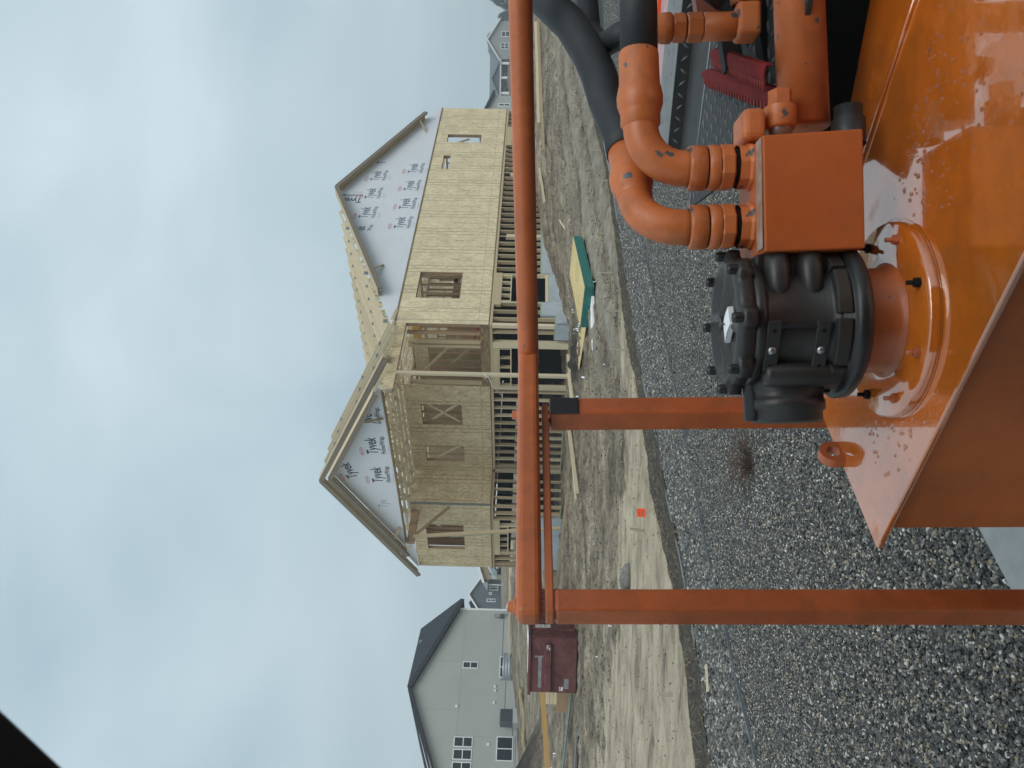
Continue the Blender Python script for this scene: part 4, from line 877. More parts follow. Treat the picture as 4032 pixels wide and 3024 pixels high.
# white scraps on the far bank
for k, (a, b_) in enumerate((((-9.9, 47.5), (-17.9, 49.0)), ((-9.4, 46.0), (-16.2, 48.3)), ((-9.2, 47.0), (-13.5, 46.5)))):
    lum(a, b_, .14, .09, 'lumber_pale', ['long yellow board on the bank below the stucco house, uppermost', 'long yellow board on the bank crossing under the uppermost one', 'shorter yellow board on the bank nearest the timber house'][k], .18+.06*k)
# ------------------------------------------------------------------ neighbouring houses
def hull(name, pts, m, parent):
    bm = bmesh.new()
    for p in pts: bm.verts.new(p)
    bmesh.ops.convex_hull(bm, input=bm.verts); bmesh.ops.delete(bm, geom=[v for v in bm.verts if not v.link_faces], context='VERTS')
    me_ = bpy.data.meshes.new(name); bm.to_mesh(me_); bm.free(); return mk(name, me_, m, parent)
def window(par, x0, x1, z0, z1, y, cols=1, rows=1, tr=.05, dep=.04):
    """window in an x-z wall whose outer face is at y, facing -y"""
    e = empty('window', (x0, y, z0), 0, par); w_, h_ = x1-x0, z1-z0
    mb = MB(); mb.box(0, w_, -dep, .02, 0, tr); mb.box(0, w_, -dep, .02, h_-tr, h_); mb.box(0, tr, -dep, .02, tr, h_-tr); mb.box(w_-tr, w_, -dep, .02, tr, h_-tr)
    for i in range(1, cols): mb.box(w_*i/cols-tr/2, w_*i/cols+tr/2, -dep*.8, .02, tr, h_-tr)
    for i in range(1, rows): mb.box(tr, w_-tr, -dep*.7, .02, h_*i/rows-tr/2, h_*i/rows+tr/2)
    mb.build('frame', M['white'], e); MB().box(tr*.5, w_-tr*.5, -.008, .01, tr*.5, h_-tr*.5).build('pane', M['pane'], e)
    return e
# -- grey stucco house on the left
SX, SY, SZ = -15.3, 52.0, 1.2
sh = empty('stucco_house', (SX, SY, SZ), math.pi/2-TH); tag(sh, 'finished pale grey stucco house with dark shingle roof on the far left', 'house')
q = lambda x, y, z: Vector((x, y, z-SZ))
MB().prism([q(0, 0, 3.22), q(0, 0, 6.15), q(-5.6, 0, 8.78), q(-11.6, 0, 6.35), q(-11.6, 0, 2.2), q(-8.3, 0, 2.2), q(-8.3, 0, 2.41), q(-6.9, 0, 2.41), q(-6.9, 0, 2.93), q(-4.95, 0, 2.93), q(-4.95, 0, 3.22)], (0, -9, 0)).build('wall', M['stucco'], sh)
fm = mat('foundation_grey', (.42, .445, .44), .85, .2, var=.05)
MB().prism([q(.02, -.0, 1.2), q(.02, 0, 3.20), q(-4.93, 0, 3.20), q(-4.93, 0, 2.91), q(-6.88, 0, 2.91), q(-6.88, 0, 2.39), q(-8.28, 0, 2.39), q(-8.28, 0, 2.18), q(-11.6, 0, 2.18), q(-11.6, 0, 1.2)], (0, -8.9, 0)).build('foundation', fm, sh).location.y = .03
for x0, x1, z in ((-11.6, -.0, 5.74), ): MB().box(x0, x1, -.006, -.001, z+1e-3-SZ, z+.03-SZ).build('panel_joint', M['siding_grey'], sh)
for x, z0, z1 in ((-3.72, 5.78, 7.4), (-6.85, 5.78, 8.1), (-8.4, 3.4, 5.73)): MB().box(x, x+.025, -.006, -.001, z0-SZ, z1-SZ).build('panel_joint', M['siding_grey'], sh)
roof = hull('roof', [q(.55, -.35, 5.95), q(.6, -.35, 6.15), q(-5.6, -.35, 8.86), q(-5.6, -.35, 9.02), q(-5.6, 2.2, 9.02), q(-.35, 2.2, 9.0), q(1.6, 2.4, 6.35), q(1.3, 9, 6.2), q(-1, 6, 8.6), q(-5.6, 8, 8.6), q(-3, -.2, 7.6)], M['shingle'], sh)
MB().prism([q(-5.6, -.35, 8.82), q(-5.6, -.35, 9.03), q(-12.2, -.35, 6.72), q(-12.2, -.35, 6.15)], (0, -9, 0)).build('roof_slope', M['shingle'], sh)
sn = MB(); sn.prism([q(-8.3, -.365, 8.0), q(-8.2, -.365, 8.04), q(-11.8, -.365, 6.72), q(-11.8, -.365, 6.64)], (0, -.012, 0)); sn.prism([q(-9.4, -.365, 7.42), q(-9.3, -.365, 7.46), q(-11.8, -.365, 6.5), q(-11.8, -.365, 6.44)], (0, -.012, 0)); sn.build('roof_snow', M['snow'], sh)
MB().prism([q(.52, -.37, 5.9), q(.52, -.37, 6.05), q(-5.6, -.37, 8.9), q(-5.6, -.37, 8.72)], (0, -.02, 0)).build('barge_board', M['shingle'], sh)
for i, x in enumerate((-1.7, -3.0)):
    MB().prism([q(x, 1.2, 8.25), q(x-.3, 1.2, 8.25), q(x-.3, 1.45, 8.75), q(x, 1.45, 8.75)], (0, .2, -.1)).build('roof_vent', M['shingle_grey'], sh)
window(sh, -4.17, -3.72, 4.73-SZ, 5.71-SZ, 0, 1, 2)
for x in (-9.03, -9.75, -10.47): window(sh, x, x+.6, 4.75-SZ, 5.87-SZ, 0, 1, 2)
window(sh, -9.75, -8.35, 2.34-SZ, 3.32-SZ, 0, 2, 1); window(sh, -4.72, -3.3, 3.02-SZ, 3.34-SZ, 0, 2, 1)
MB().box(-.06, .06, -.05, .05, 3.0-SZ, 6.2-SZ).build('downspout', M['white'], sh); board('downspout_foot', q(0, -.05, 3.1), q(.7, -.5, 2.85), .08, .08, M['white'], sh)
mb = MB()
for i in range(40):
    x0 = -4.88+1.74*i/40; x1 = -4.88+1.74*(i+1)/40; a0, a1 = math.pi*i/40, math.pi*(i+1)/40; y0, y1 = -.02-.75*math.sin(a0)**.5, -.02-.75*math.sin(a1)**.5
    for k in range(6):
        z0 = 2.62+.088*k; mb.add([q(x0, y0-.02*(k % 2), z0), q(x1, y1-.02*(k % 2), z0), q(x1, y1-.02*((k+1) % 2), z0+.088), q(x0, y0-.02*((k+1) % 2), z0+.088)], [(0, 1, 2, 3)])
mb.build('window_well', M['steel_corrugated'], sh)
for (x, z) in ((-5.3, 3.56), (-5.56, 3.54), (-6.31, 3.58)): MB().lathe([(.0, .1), (.06, .09), (.075, 0)], q(x, -.0, z), (0, -1, 0), 12).build('wall_vent', M['white'], sh)
for (x, z) in ((-6.62, 5.88), (-8.84, 3.82)): MB().box(x-.07, x+.07, -.08, -.001, z-.08-SZ, z+.08-SZ).build('vent_box', M['white'], sh)
gmtr = empty('gas_meter', q(-.5, -.12, 3.4), 0, sh); MB().lathe([(0, -.16), (.13, -.14), (.13, .1), (0, .14)], (0, 0, 0), (1, 0, 0), 12).build('meter_body', M['ac_grey'], gmtr); MB().tube([(-.1, 0, .1), (-.15, 0, .35), (.05, 0, .42), (.12, 0, .3)], .025, 6).tube([(.1, 0, -.1), (.1, 0, -.6)], .025, 6).build('meter_pipe', M['ac_grey'], gmtr)
ac = empty('air_conditioner', (0, 0, 0)); ac.matrix_world = sh.matrix_basis @ Matrix.Translation(q(-7.55, -.75, 2.36))
MB().box(-.4, .4, -.4, .4, .04, .80).build('cabinet', M['ac_grey'], ac, .03)
for k in range(14): MB().box(-.38, .38, -.407, -.401, .09+.05*k, .11+.05*k).build('grille_slat', M['black'], ac)
MB().lathe([(0, .83), (.36, .82), (.38, .80)], (0, 0, 0)).build('fan_guard', M['ac_grey'], ac); MB().box(-.43, .43, -.43, .43, -.55, .039).build('pad', fm, ac)
tag(ac, 'square dark grey air conditioner unit beside the grey stucco house wall', 'air conditioner')
# -- generic small house
def simple_house(name, loc, rz, w_, d_, eave, peak, wall, roofm, wins, over=.4, trim=None):
    h = empty(name, loc, rz)
    MB().prism([(-w_/2, 0, -2.5), (w_/2, 0, -2.5), (w_/2, 0, eave), (0, 0, peak), (-w_/2, 0, eave)], (0, -d_, 0)).build('wall', wall, h)
    sl = (peak-eave)/(w_/2)
    for s in (-1, 1):
        a = Vector((s*(w_/2+over), -over, eave-over*sl+.02)); b = Vector((0, -over, peak+.02))
        MB().prism([a, b, b+Vector((0, 0, .2)), a+Vector((0, 0, .2))], (0, -(d_+2*over), 0)).build('roof_slope', roofm, h)
        MB().prism([a-Vector((0, .03, .06)), b-Vector((0, .03, .06)), b+Vector((0, -.03, .24)), a+Vector((0, -.03, .24))], (0, -.02, 0)).build('barge_board', trim or M['white'], h)
    for v in wins: window(h, *v)
    return h
dh = simple_house('dark_house', (-30.2, 110, 4.6), R(12), 6.4, 9, 2.9, 5.1, M['siding_dark'], M['shingle'], [(-1.0, -.55, 1.35, 2.6, 0, 1, 2, .09), (.6, 1.5, 1.0, 2.3, 0, 2, 1, .14), (.0, .35, 1.9, 2.3, 0, 1, 1, .09)])
tag(dh, 'dark blue-grey gabled house in the distance between the stucco and the timber house', 'house')
MB().box(-6.4, -3.25, 1.5, 8.5, -2.5, 2.9).build('side_wing', M['siding_dark'], dh); MB().prism([(-6.9, .8, 2.7), (-1.2, .8, 5.0), (-1.2, .8, 5.2), (-6.9, .8, 2.9)], (0, -8, 0)).build('wing_roof', M['shingle'], dh)
MB().box(1.4, 1.5, -1.8, -1.7, -1, 2.4).box(3.0, 3.1, -1.8, -1.7, -1, 2.4).build('porch_post', M['white'], dh); MB().prism([(.6, -2.2, 2.45), (3.7, -2.2, 2.45), (2.2, -2.2, 3.5)], (0, -2.2, 0)).build('porch_gable', M['siding_grey'], dh); MB().box(.7, 2.0, -1.9, -1.82, .2, .5).build('porch_rail', M['white'], dh)
gh = simple_house('garage_house', (-19.8, 92, 4.0), R(14), 7.0, 9, 2.75, 4.0, M['straw'], M['shingle_grey'], [])
tag(gh, 'tan house with a dark open garage beside the left edge of the timber house', 'house')
MB().box(-3.0, 2.0, -.02, -.004, -.6, 2.0).build('garage_opening', M['black'], gh); MB().box(-2.0, .5, -.03, -.021, 1.75, 1.86).build('garage_light', M['white'], gh)
fh = simple_house('porch_house', (64.8, 145, 6.4), R(-8), 6.8, 12, 2.5, 4.7, M['siding_grey'], M['shingle_grey'], [(.6, 1.6, .6, 2.2, 0, 1, 2, .1), (-1.6, -.5, .7, 2.3, 0, 2, 2, .1)])
tag(fh, 'distant grey house with white trim and covered porch, right of the gable wall', 'house')
MB().prism([(-3.3, 2, 2.7), (-14, 2, 2.6), (-14, 6.2, 4.6), (-.2, 6.2, 4.6)], (0, 0, .15)).build('long_roof', M['shingle_grey'], fh); MB().box(-13.5, -3.4, 4.5, 11, -2, 2.5).build('long_wing', M['siding_grey'], fh)
MB().prism([(-9.8, -.4, 2.4), (-4.4, -.4, 2.4), (-7.1, -.4, 3.6)], (0, -4.6, 0)).build('porch_gable', M['siding_dark'], fh)
MB().prism([(-10.1, -.6, 2.35), (-7.1, -.6, 3.75), (-7.1, -.6, 3.95), (-10.3, -.6, 2.5)], (0, -4.6, 0)).prism([(-7.1, -.6, 3.75), (-4.1, -.6, 2.35), (-3.9, -.6, 2.5), (-7.1, -.6, 3.95)], (0, -4.6, 0)).build('porch_roof', M['shingle_grey'], fh)
MB().box(-13.6, -3.5, -.3, .1, 2.08, 2.4).build('porch_beam', M['white'], fh)
for x in (-4.2, -6.8, -9.6, -12.6): MB().prism([(x-.32, -.2, -1.5), (x+.32, -.2, -1.5), (x+.18, -.2, 2.07), (x-.18, -.2, 2.07)], (0, -.35, 0)).build('porch_column', M['white'], fh)
for x in (-5.6, -8.3, -11.2): window(fh, x-.7, x+.7, .2, 1.6, 4.49, 2, 1, .1)
hp_ = simple_house('grey_cottage', (30.4, 90, 4.2), R(20), 8.2, 9, 2.6, 4.1, mat('pale_siding', (.40, .42, .42), .8, .2, var=.05), M['shingle'], [(2.5, 2.95, .68, 2.05, 0, 1, 2, .09)], trim=M['shingle'])
tag(hp_, 'pale grey cottage with dark roof just behind the right end of the timber house', 'house')
# spoil heaps before the porch house
def mound(x, y, rx, ry, h_, label, m):
    mb = MB(); n = 22; vs = []; fs = []
    for j in range(8):
        f = j/7
        for i in range(n):
            a = 2*math.pi*i/n; k = 1+.18*noise.noise((math.cos(a)*2, math.sin(a)*2, x+f)); r_ = math.cos(f*math.pi/2)
            X_, Y_ = x+rx*r_*k*math.cos(a), y+ry*r_*k*math.sin(a); vs.append((X_, Y_, Tz(X_, Y_)-.1+h_*math.sin(f*math.pi/2)*(1+.15*noise.noise((a*2, f*4, x)))))
    fs = [(j*n+i, j*n+(i+1) % n, (j+1)*n+(i+1) % n, (j+1)*n+i) for j in range(7) for i in range(n)]
    mb.add(vs, fs, True); return tag(mb.build('earth_heap', m), label, 'earth heap')
mound(51, 128, 3.4, 3, 1.0, 'brown heap of earth in front of the distant porch house', mat('heap_earth', (.17, .125, .09), .95, .1, var=.3, vscale=2))
mound(56, 120, 3, 3, .9, 'low dark heap of earth right of the brown heap', M['twig'])
# -- cars beyond the timber house
def car(loc, rz, paint, label, L_=4.4):
    c = empty('parked_car', loc, rz); h = L_/2
    prof = [(-h, .35), (-h, .75), (-h+.25, .95), (-h+.9, 1.0), (-h+1.5, 1.45), (h-1.3, 1.48), (h-.45, 1.0), (h-.1, .92), (h, .6), (h, .35)]
    mb = MB(); mb.prism([(x, -.85, z) for x, z in prof], (0, -1.7, 0)); mb.build('body', paint, c, .08, 3)
    for s in (-1, 1):
        MB().prism([(-h+1.05, s*.856, 1.02), (h-.7, s*.856, 1.02), (h-1.35, s*.8555, 1.40), (-h+1.55, s*.8555, 1.40)], (0, s*.006, 0)).build('side_window', M['pane'], c)
        for x in (-h+.8, h-.85):
            w_ = empty('wheel', (x, s*.78, .33), 0, c); MB().lathe([(.2, -.1), (.33, -.09), (.33, .09), (.2, .1)], (0, 0, 0), (0, 1, 0), 20).build('tyre', M['rubber'], w_); MB().lathe([(.0, s*.08), (.2, s*.09), (.21, s*.0)], (0, 0, 0), (0, 1, 0), 16).build('rim', M['plate_metal'], w_)
    for s in (-1, 1): MB().box(-h-.012, -h+.12, s*.62-.18, s*.62+.18, .66, .80).build('headlight', M['white'], c)
    MB().prism([(-h+.95, -.7, 1.04), (-h+.95, .7, 1.04), (-h+1.46, .62, 1.43), (-h+1.46, -.62, 1.43)], (.02, 0, -.02)).build('windscreen', M['pane'], c)
    MB().box(-h-.014, -h+.05, -.4, .4, .48, .62).build('grille', M['black'], c)
    return tag(c, label, 'car')
paint = lambda n, c: mat(n, c, .25, .5, var=.03, coat=.6)
car((-17.2, 77, Tz(-17.2, 77)), R(205), paint('car_teal', (.25, .33, .35)), 'pale teal car parked in front of the tan garage house')
car((-2.6, 55, Tz(-2.6, 55)), R(170), paint('car_silver', (.45, .50, .55)), 'silver car seen between the studs of the timber house')
car((-7.8, 58, Tz(-7.8, 58)), R(10), paint('car_white', (.75, .77, .78)), 'white car seen through the left bays of the stud wall')
tr = empty('maroon_trailer', (-4.4, 52, Tz(-4.4, 52)), R(20)); MB().box(-2.2, 2.2, -1, 1, .45, 2.3).build('box_body', M['maroon'], tr, .03)
for x in (-.5, .5): MB().lathe([(.15, -.1), (.35, -.1), (.35, .1), (.15, .1)], (x, -1.02, .35), (0, 1, 0), 18).build('wheel', M['rubber'], tr)
MB().box(-1.2, .6, -1.012, -1.003, 1.1, 1.9).build('label_panel', M['white'], tr); tag(tr, 'maroon box trailer seen through the studs of the lower storey', 'trailer')
# -- trees at the far right edge
leafm = mat('hazed_foliage', (.20, .225, .225), .9, .1, var=.4, vscale=1.5)  # leaf colour lightened and greyed to carry the distance haze
def far_tree(x, y, h_, seed, label, conif=True):
    rnd = random.Random(seed); e = empty('far_tree', (x, y, Tz(x, y)-.3))
    MB().tube([(0, 0, 0), (.1, 0, h_*.5), (0, .1, h_*.95)], [.18, .11, .03], 7).build('trunk', M['twig'], e)
    mb = MB()
    for i in range(2600):
        f = rnd.random()**.8; z = h_*(.12+.88*f); rad = (h_*.42*(1-f**2)**.8+.25)*(.35+.65*rnd.random()) if conif else h_*.3*math.sin(math.pi*min(1, .15+.85*f))*rnd.random()**.5
        a = rnd.uniform(0, 6.28); p = Vector((rad*math.cos(a), rad*math.sin(a), z-rad*.25)); s = rnd.uniform(.25, .6)
        d1 = Vector((rnd.gauss(0, 1), rnd.gauss(0, 1), rnd.gauss(0, .6))).normalized()*s; d2 = Vector((rnd.gauss(0, 1), rnd.gauss(0, 1), rnd.gauss(0, .6))).normalized()*s*.6
        mb.add([p-d1, p+d2, p+d1], [(0, 1, 2)])
    mb.build('crown', leafm, e, fixn=False); return tag(e, label, 'tree', 'trees at the far right edge')
TL = ['dark conifer right beside the distant porch house', 'tall dark conifer, second from the porch house', 'ragged dark conifer at the picture edge, behind the rail', 'paler broad tree behind the conifers', 'far pale conifer above the porch house roof edge', 'pale conifer at the very edge of the picture']
for k, (x, y, h_) in enumerate(((71.5, 150, 3.4), (76, 152, 4.6), (80.5, 155, 4.4), (80, 185, 7), (88, 195, 8), (98, 195, 8))): far_tree(x, y, h_, 30+k, TL[k], k != 3)
# ------------------------------------------------------------------ the orange machine we sit in
# machine frame: x right, y forward, z up from the eye level of the cab; the machine stands a little tilted on the ground
PMM, RMM = .045, -.012
r2, u2, f2 = cam_rows(PMM, RMM)
A_ = Matrix((rt, up, fwd)).transposed(); B_ = Matrix((r2, u2, f2)).transposed()
MM = (A_ @ B_.transposed()).to_4x4(); MM.translation = Vector((0, 0, EYE))
ma = empty('orange_work_machine'); ma.matrix_world = MM
tag(ma, 'orange work machine deck in the foreground with guard rail, hydraulic swivel motor and hoses', 'work machine')
def orange_mat(name, base, rough, wet=0, chips=0, dirt=.3, scale=1.0, streak=None):
    m = bpy.data.materials.new(name); m.use_nodes = True; t, b, L = nodes(m)
    tcn = N(t, 'ShaderNodeTexCoord')
    def nz(sc, det=5, ro=.6, st=(1, 1, 1), loc=(0, 0, 0)):
        mp = N(t, 'ShaderNodeMapping'); mp.inputs['Scale'].default_value = st; mp.inputs['Location'].default_value = loc; L(tcn.outputs['Object'], mp.inputs[0])
        n = N(t, 'ShaderNodeTexNoise'); n.inputs['Scale'].default_value = sc; n.inputs['Detail'].default_value = det; n.inputs['Roughness'].default_value = ro; L(mp.outputs[0], n.inputs['Vector']); return n.outputs[0]
    def rmp(f, a, b_, lo=0, hi=1):
        r_ = N(t, 'ShaderNodeMapRange'); r_.inputs['From Min'].default_value = a; r_.inputs['From Max'].default_value = b_; r_.inputs['To Min'].default_value = lo; r_.inputs['To Max'].default_value = hi; L(f, r_.inputs[0]); return r_.outputs[0]
    def mixc(f, a, b_):
        x = N(t, 'ShaderNodeMix', data_type='RGBA'); L(f, x.inputs[0]) if not isinstance(f, float) else setattr(x.inputs[0], 'default_value', f)
        for s_, i in ((a, 6), (b_, 7)):
            if isinstance(s_, tuple): x.inputs[i].default_value = (*s_, 1)
            else: L(s_, x.inputs[i])
        return x.outputs[2]
    c = mixc(rmp(nz(3*scale, 6), .35, .65), tuple(Vector(base)*.86), tuple(Vector(base)*1.1))
    grime = rmp(nz(5*scale, 9, .75, loc=(3, 1, 2)), .46, .70, 0, dirt)
    c = mixc(grime, c, (.13, .055, .022))
    if chips:
        ch = rmp(nz(16*scale, 3, .5, loc=(7, 2, 5)), chips, chips+.015); c = mixc(ch, c, (.075, .085, .09))
    L(c, b.inputs['Base Color']); b.inputs['Specular IOR Level'].default_value = .5
    if wet:
        wt = rmp(nz(2.6, 5, .55, loc=(1.7, .4, 0)), .40, .44)
        L(rmp(wt, 0, 1, rough, .10), b.inputs['Roughness']); L(rmp(wt, 0, 1, .35, 1), b.inputs['Coat Weight']); b.inputs['Coat IOR'].default_value = 2.1; b.inputs['Coat Roughness'].default_value = .03; b.inputs['Specular IOR Level'].default_value = .7
        bb = nz(26, 3, .5); dr = nz(70, 2, .5, st=(1, 1, .2))
        x = N(t, 'ShaderNodeMath', operation='MULTIPLY'); L(bb, x.inputs[0]); L(rmp(wt, 0, 1, 1.0, .25), x.inputs[1])
        y = N(t, 'ShaderNodeMath', operation='MULTIPLY_ADD'); L(dr, y.inputs[0]); L(rmp(nz(2.2, 2), .5, .62, 0, .5), y.inputs[1]); L(x.outputs[0], y.inputs[2])
        bp = N(t, 'ShaderNodeBump'); bp.inputs['Strength'].default_value = .22; bp.inputs['Distance'].default_value = .012; L(y.outputs[0], bp.inputs['Height']); L(bp.outputs[0], b.inputs['Normal'])
    else:
        L(rmp(nz(9, 6), .3, .7, rough-.1, rough+.12), b.inputs['Roughness'])
        bp = N(t, 'ShaderNodeBump'); bp.inputs['Strength'].default_value = .1; bp.inputs['Distance'].default_value = .004; L(nz(60, 4), bp.inputs['Height']); L(bp.outputs[0], b.inputs['Normal'])
    return m
ORG = (.60, .150, .028)
O = {}
O['rail'] = orange_mat('orange_rail', (.47, .125, .040), .36, chips=.72, dirt=.35, scale=2.4)
O['post'] = orange_mat('orange_post', (.41, .100, .031), .28, dirt=.4, scale=2)
O['pipe'] = orange_mat('orange_pipe', (.54, .150, .042), .42, chips=.672, dirt=.5, scale=1.5)
O['block'] = orange_mat('orange_block', (.47, .105, .017), .55, dirt=.35)
O['deck'] = orange_mat('orange_deck', (.60, .150, .016), .26, wet=1, dirt=.45)
O['skirt'] = orange_mat('orange_skirt', (.50, .125, .026), .5, dirt=.35)
O['cast'] = mat('black_cast', (.020, .020, .021), .36, .45, var=.3, vscale=9, vdetail=8, bump=.35, bscale=160, bdist=.0012)
O['cast2'] = mat('black_cast_worn', (.033, .032, .031), .40, .45, var=.25, vscale=7, vdetail=8, bump=.35, bscale=150, bdist=.0012)
O['steel'] = mat('bare_steel', (.38, .40, .42), .35, .5, metal=.9, var=.2)
O['gap'] = mat('joint_shadow', (.012, .010, .009), .8, .2)
O['diamond'] = mat('diamond_plate', (.034, .033, .032), .6, .3, var=.2, vscale=9, bump=.2, bdist=.002)
O['diamond_l'] = mat('diamond_plate_worn', (.14, .145, .145), .5, .5, var=.2, vscale=9, bump=.2, bdist=.002)
O['grip'] = mat('red_grip', (.15, .008, .008), .8, .2, var=.3, vscale=8)
O['grip_edge'] = mat('red_grip_edge', (.22, .03, .024), .8, .2, var=.3, vscale=12)
O['tape'] = mat('reflective_tape', (.42, .40, .40), .4, .5, var=.4, vscale=25, col2=(.45, .12, .10))
O['darkred'] = orange_mat('dark_red_steel', (.16, .035, .018), .5, dirt=.7)
# ---- deck plate
DZ = -.75
dk = [(-.388, 1.798), (-.072, 2.167), (.25, 2.160), (.606, 1.965), (.87, 1.80), (1.35, 1.48), (1.35, .70), (.75, .709)]
dk = [dk[0]] + [dk[1], dk[2], dk[3], dk[4], dk[5], (1.5, .9), (.9, .565)]
MB().prism([(x, y, DZ) for x, y in dk], (0, 0, .014)).build('deck_plate', O['deck'], ma, .004)
def inset(p, c=(.35, 1.5), k=.045):
    d = Vector(p)-Vector(c); return Vector(c)+d*(1-k/d.length*1.4)
sk = [inset(p) for p in dk]
for i in range(len(sk)):
    a, b_ = sk[i], sk[(i+1) % len(sk)]; n_ = Vector((b_.y-a.y, a.x-b_.x)).normalized()*.006
    MB().prism([(a.x, a.y, DZ-.016), (b_.x, b_.y, DZ-.016), (b_.x, b_.y, DZ-1.08), (a.x, a.y, DZ-1.08)], (n_.x, n_.y, 0)).build('deck_skirt', O['skirt'], ma)
# weld seam running along the far bend of the deck
sm = [(.78, 1.56, DZ+.003), (.70, 1.65, DZ+.003), (.57, 1.79, DZ+.003), (.47, 1.90, DZ+.003), (.40, 1.99, DZ+.003)]
MB().tube(sm, .0045, 6).build('weld_seam', O['deck'], ma)
# rain drops standing on the plate
wd_ = MB(); rnd = random.Random(21)
for i in range(330):
    x, y = (rnd.gauss(.52, .12), rnd.gauss(1.55, .10)) if i < 230 else (rnd.gauss(-.08, .10), rnd.gauss(1.74, .10))
    if math.hypot(x-.128, y-1.705) < .225 or y > 1.80-.6*abs(x) + .12 or (x+.388)*.69+(y-1.798)*.72 < .02: continue
    k_ = rnd.uniform(.0018, .0055); wd_.lathe([(0, k_*.55), (k_*.5, k_*.48), (k_*.85, k_*.25), (k_, 0)], (x, y, DZ+.0003), n=9)
wm_ = bpy.data.materials.new('rain_water'); wm_.use_nodes = True; wb_ = wm_.node_tree.nodes['Principled BSDF']; wb_.inputs['Transmission Weight'].default_value = 1; wb_.inputs['Roughness'].default_value = .02; wb_.inputs['IOR'].default_value = 1.33; wb_.inputs['Base Color'].default_value = (1, 1, 1, 1)
tag(wd_.build('rain_drops', wm_, ma), kind='stuff')
# lifting lug on the left edge
lg = MB(); lc = Vector((-.190, 2.005, DZ)); ld = Vector((.65, .76, 0)).normalized(); n_ = 24
ou = [lc+ld*(-.034)+Vector((0, 0, .0))] + [lc+ld*(.034*math.cos(math.pi-math.pi*i/14))+Vector((0, 0, .022+.034*math.sin(math.pi*i/14))) for i in range(15)] + [lc+ld*.034]
tn = Vector((ld.y, -ld.x, 0))*.012
inn = [lc+ld*(.017*math.cos(2*math.pi*i/16))+Vector((0, 0, .022+.017*math.sin(2*math.pi*i/16))) for i in range(16)]
# ring built as strips between hole and outline
def ringpts(n):
    res = []
    for i in range(n):
        a = 2*math.pi*i/n; c_, s_ = math.cos(a), math.sin(a)
        if s_ >= 0: o_ = ld*(.034*c_)+Vector((0, 0, .022+.034*s_))
        else: k_ = min(.034/max(abs(c_), 1e-6), .022/abs(s_)); o_ = ld*(k_*c_)+Vector((0, 0, .022+k_*s_))
        res.append((lc+o_, lc+ld*(.017*c_)+Vector((0, 0, .022+.017*s_))))
    return res
rp_ = ringpts(32)
for i in range(32):
    (o0, i0), (o1, i1) = rp_[i], rp_[(i+1) % 32]
    lg.add([o0+tn, o1+tn, i1+tn, i0+tn], [(0, 1, 2, 3)]); lg.add([o0-tn, i0-tn, i1-tn, o1-tn], [(0, 1, 2, 3)]); lg.add([o0+tn, o0-tn, o1-tn, o1+tn], [(0, 1, 2, 3)]); lg.add([i0+tn, i1+tn, i1-tn, i0-tn], [(0, 1, 2, 3)])
lg.build('lifting_lug', O['rail'], ma)
# ---- swivel motor: flange, neck, cast body, cap
CX, CY = .128, 1.705
mo = empty('swivel_motor', (CX, CY, DZ), 0, ma)
MB().lathe([(0, -.006), (.217, -.006), (.217, .001)], n=64).build('gasket', O['gap'], mo)
MB().lathe([(.0, .020), (.10, .020), (.206, .020), (.210, .016), (.210, .001)], n=64).build('flange', O['deck'], mo)
MB().lathe([(.124, .0205), (.118, .026), (.113, .034), (.112, .108)], n=56).build('neck', O['rail'], mo)
for i in range(8):
    a = R(20+45*i); x, y = .178*math.cos(a), .178*math.sin(a)
    MB().lathe([(0, .031), (.0105, .030), (.0110, .0205)], (x, y, 0), n=6, smooth=False, phase=a).lathe([(0, .046), (.0048, .045), (.005, .030)], (x, y, 0), n=10).build('flange_bolt', O['rail'] if i % 3 else O['gap'], mo)
MB().lathe([(.118, .100), (.158, .102), (.167, .110), (.168, .126), (.160, .136), (.150, .139), (.150, .156), (.140, .160)], n=64).build('base_ring', O['cast'], mo)
MB().lathe([(.142, .156), (.136, .166), (.128, .174), (.128, .296), (.134, .304), (.140, .308), (.140, .326), (.10, .327)], n=64).build('motor_body', O['cast2'], mo)
# raised lugs on the ring
for a0, a1 in ((200, 228), (232, 268), (272, 308), (312, 340), (150, 190)):
    mb = MB(); pts = [(.1505, .141), (.157, .143), (.157, .170), (.139, .172)]
    k = 8; vs = []
    for i in range(k+1):
        a = R(a0+(a1-a0)*i/k)
        for (r_, z) in pts: vs.append((r_*math.cos(a), r_*math.sin(a), z))
    mb.add(vs, [(i*4+q, (i+1)*4+q, (i+1)*4+(q+1) % 4, i*4+(q+1) % 4) for i in range(k) for q in range(4)]); mb.add([vs[q] for q in range(4)], [(0, 1, 2, 3)]); mb.add([vs[k*4+q] for q in range(4)], [(3, 2, 1, 0)])
    mb.build('clamp_segment', O['cast2'], mo, .002)
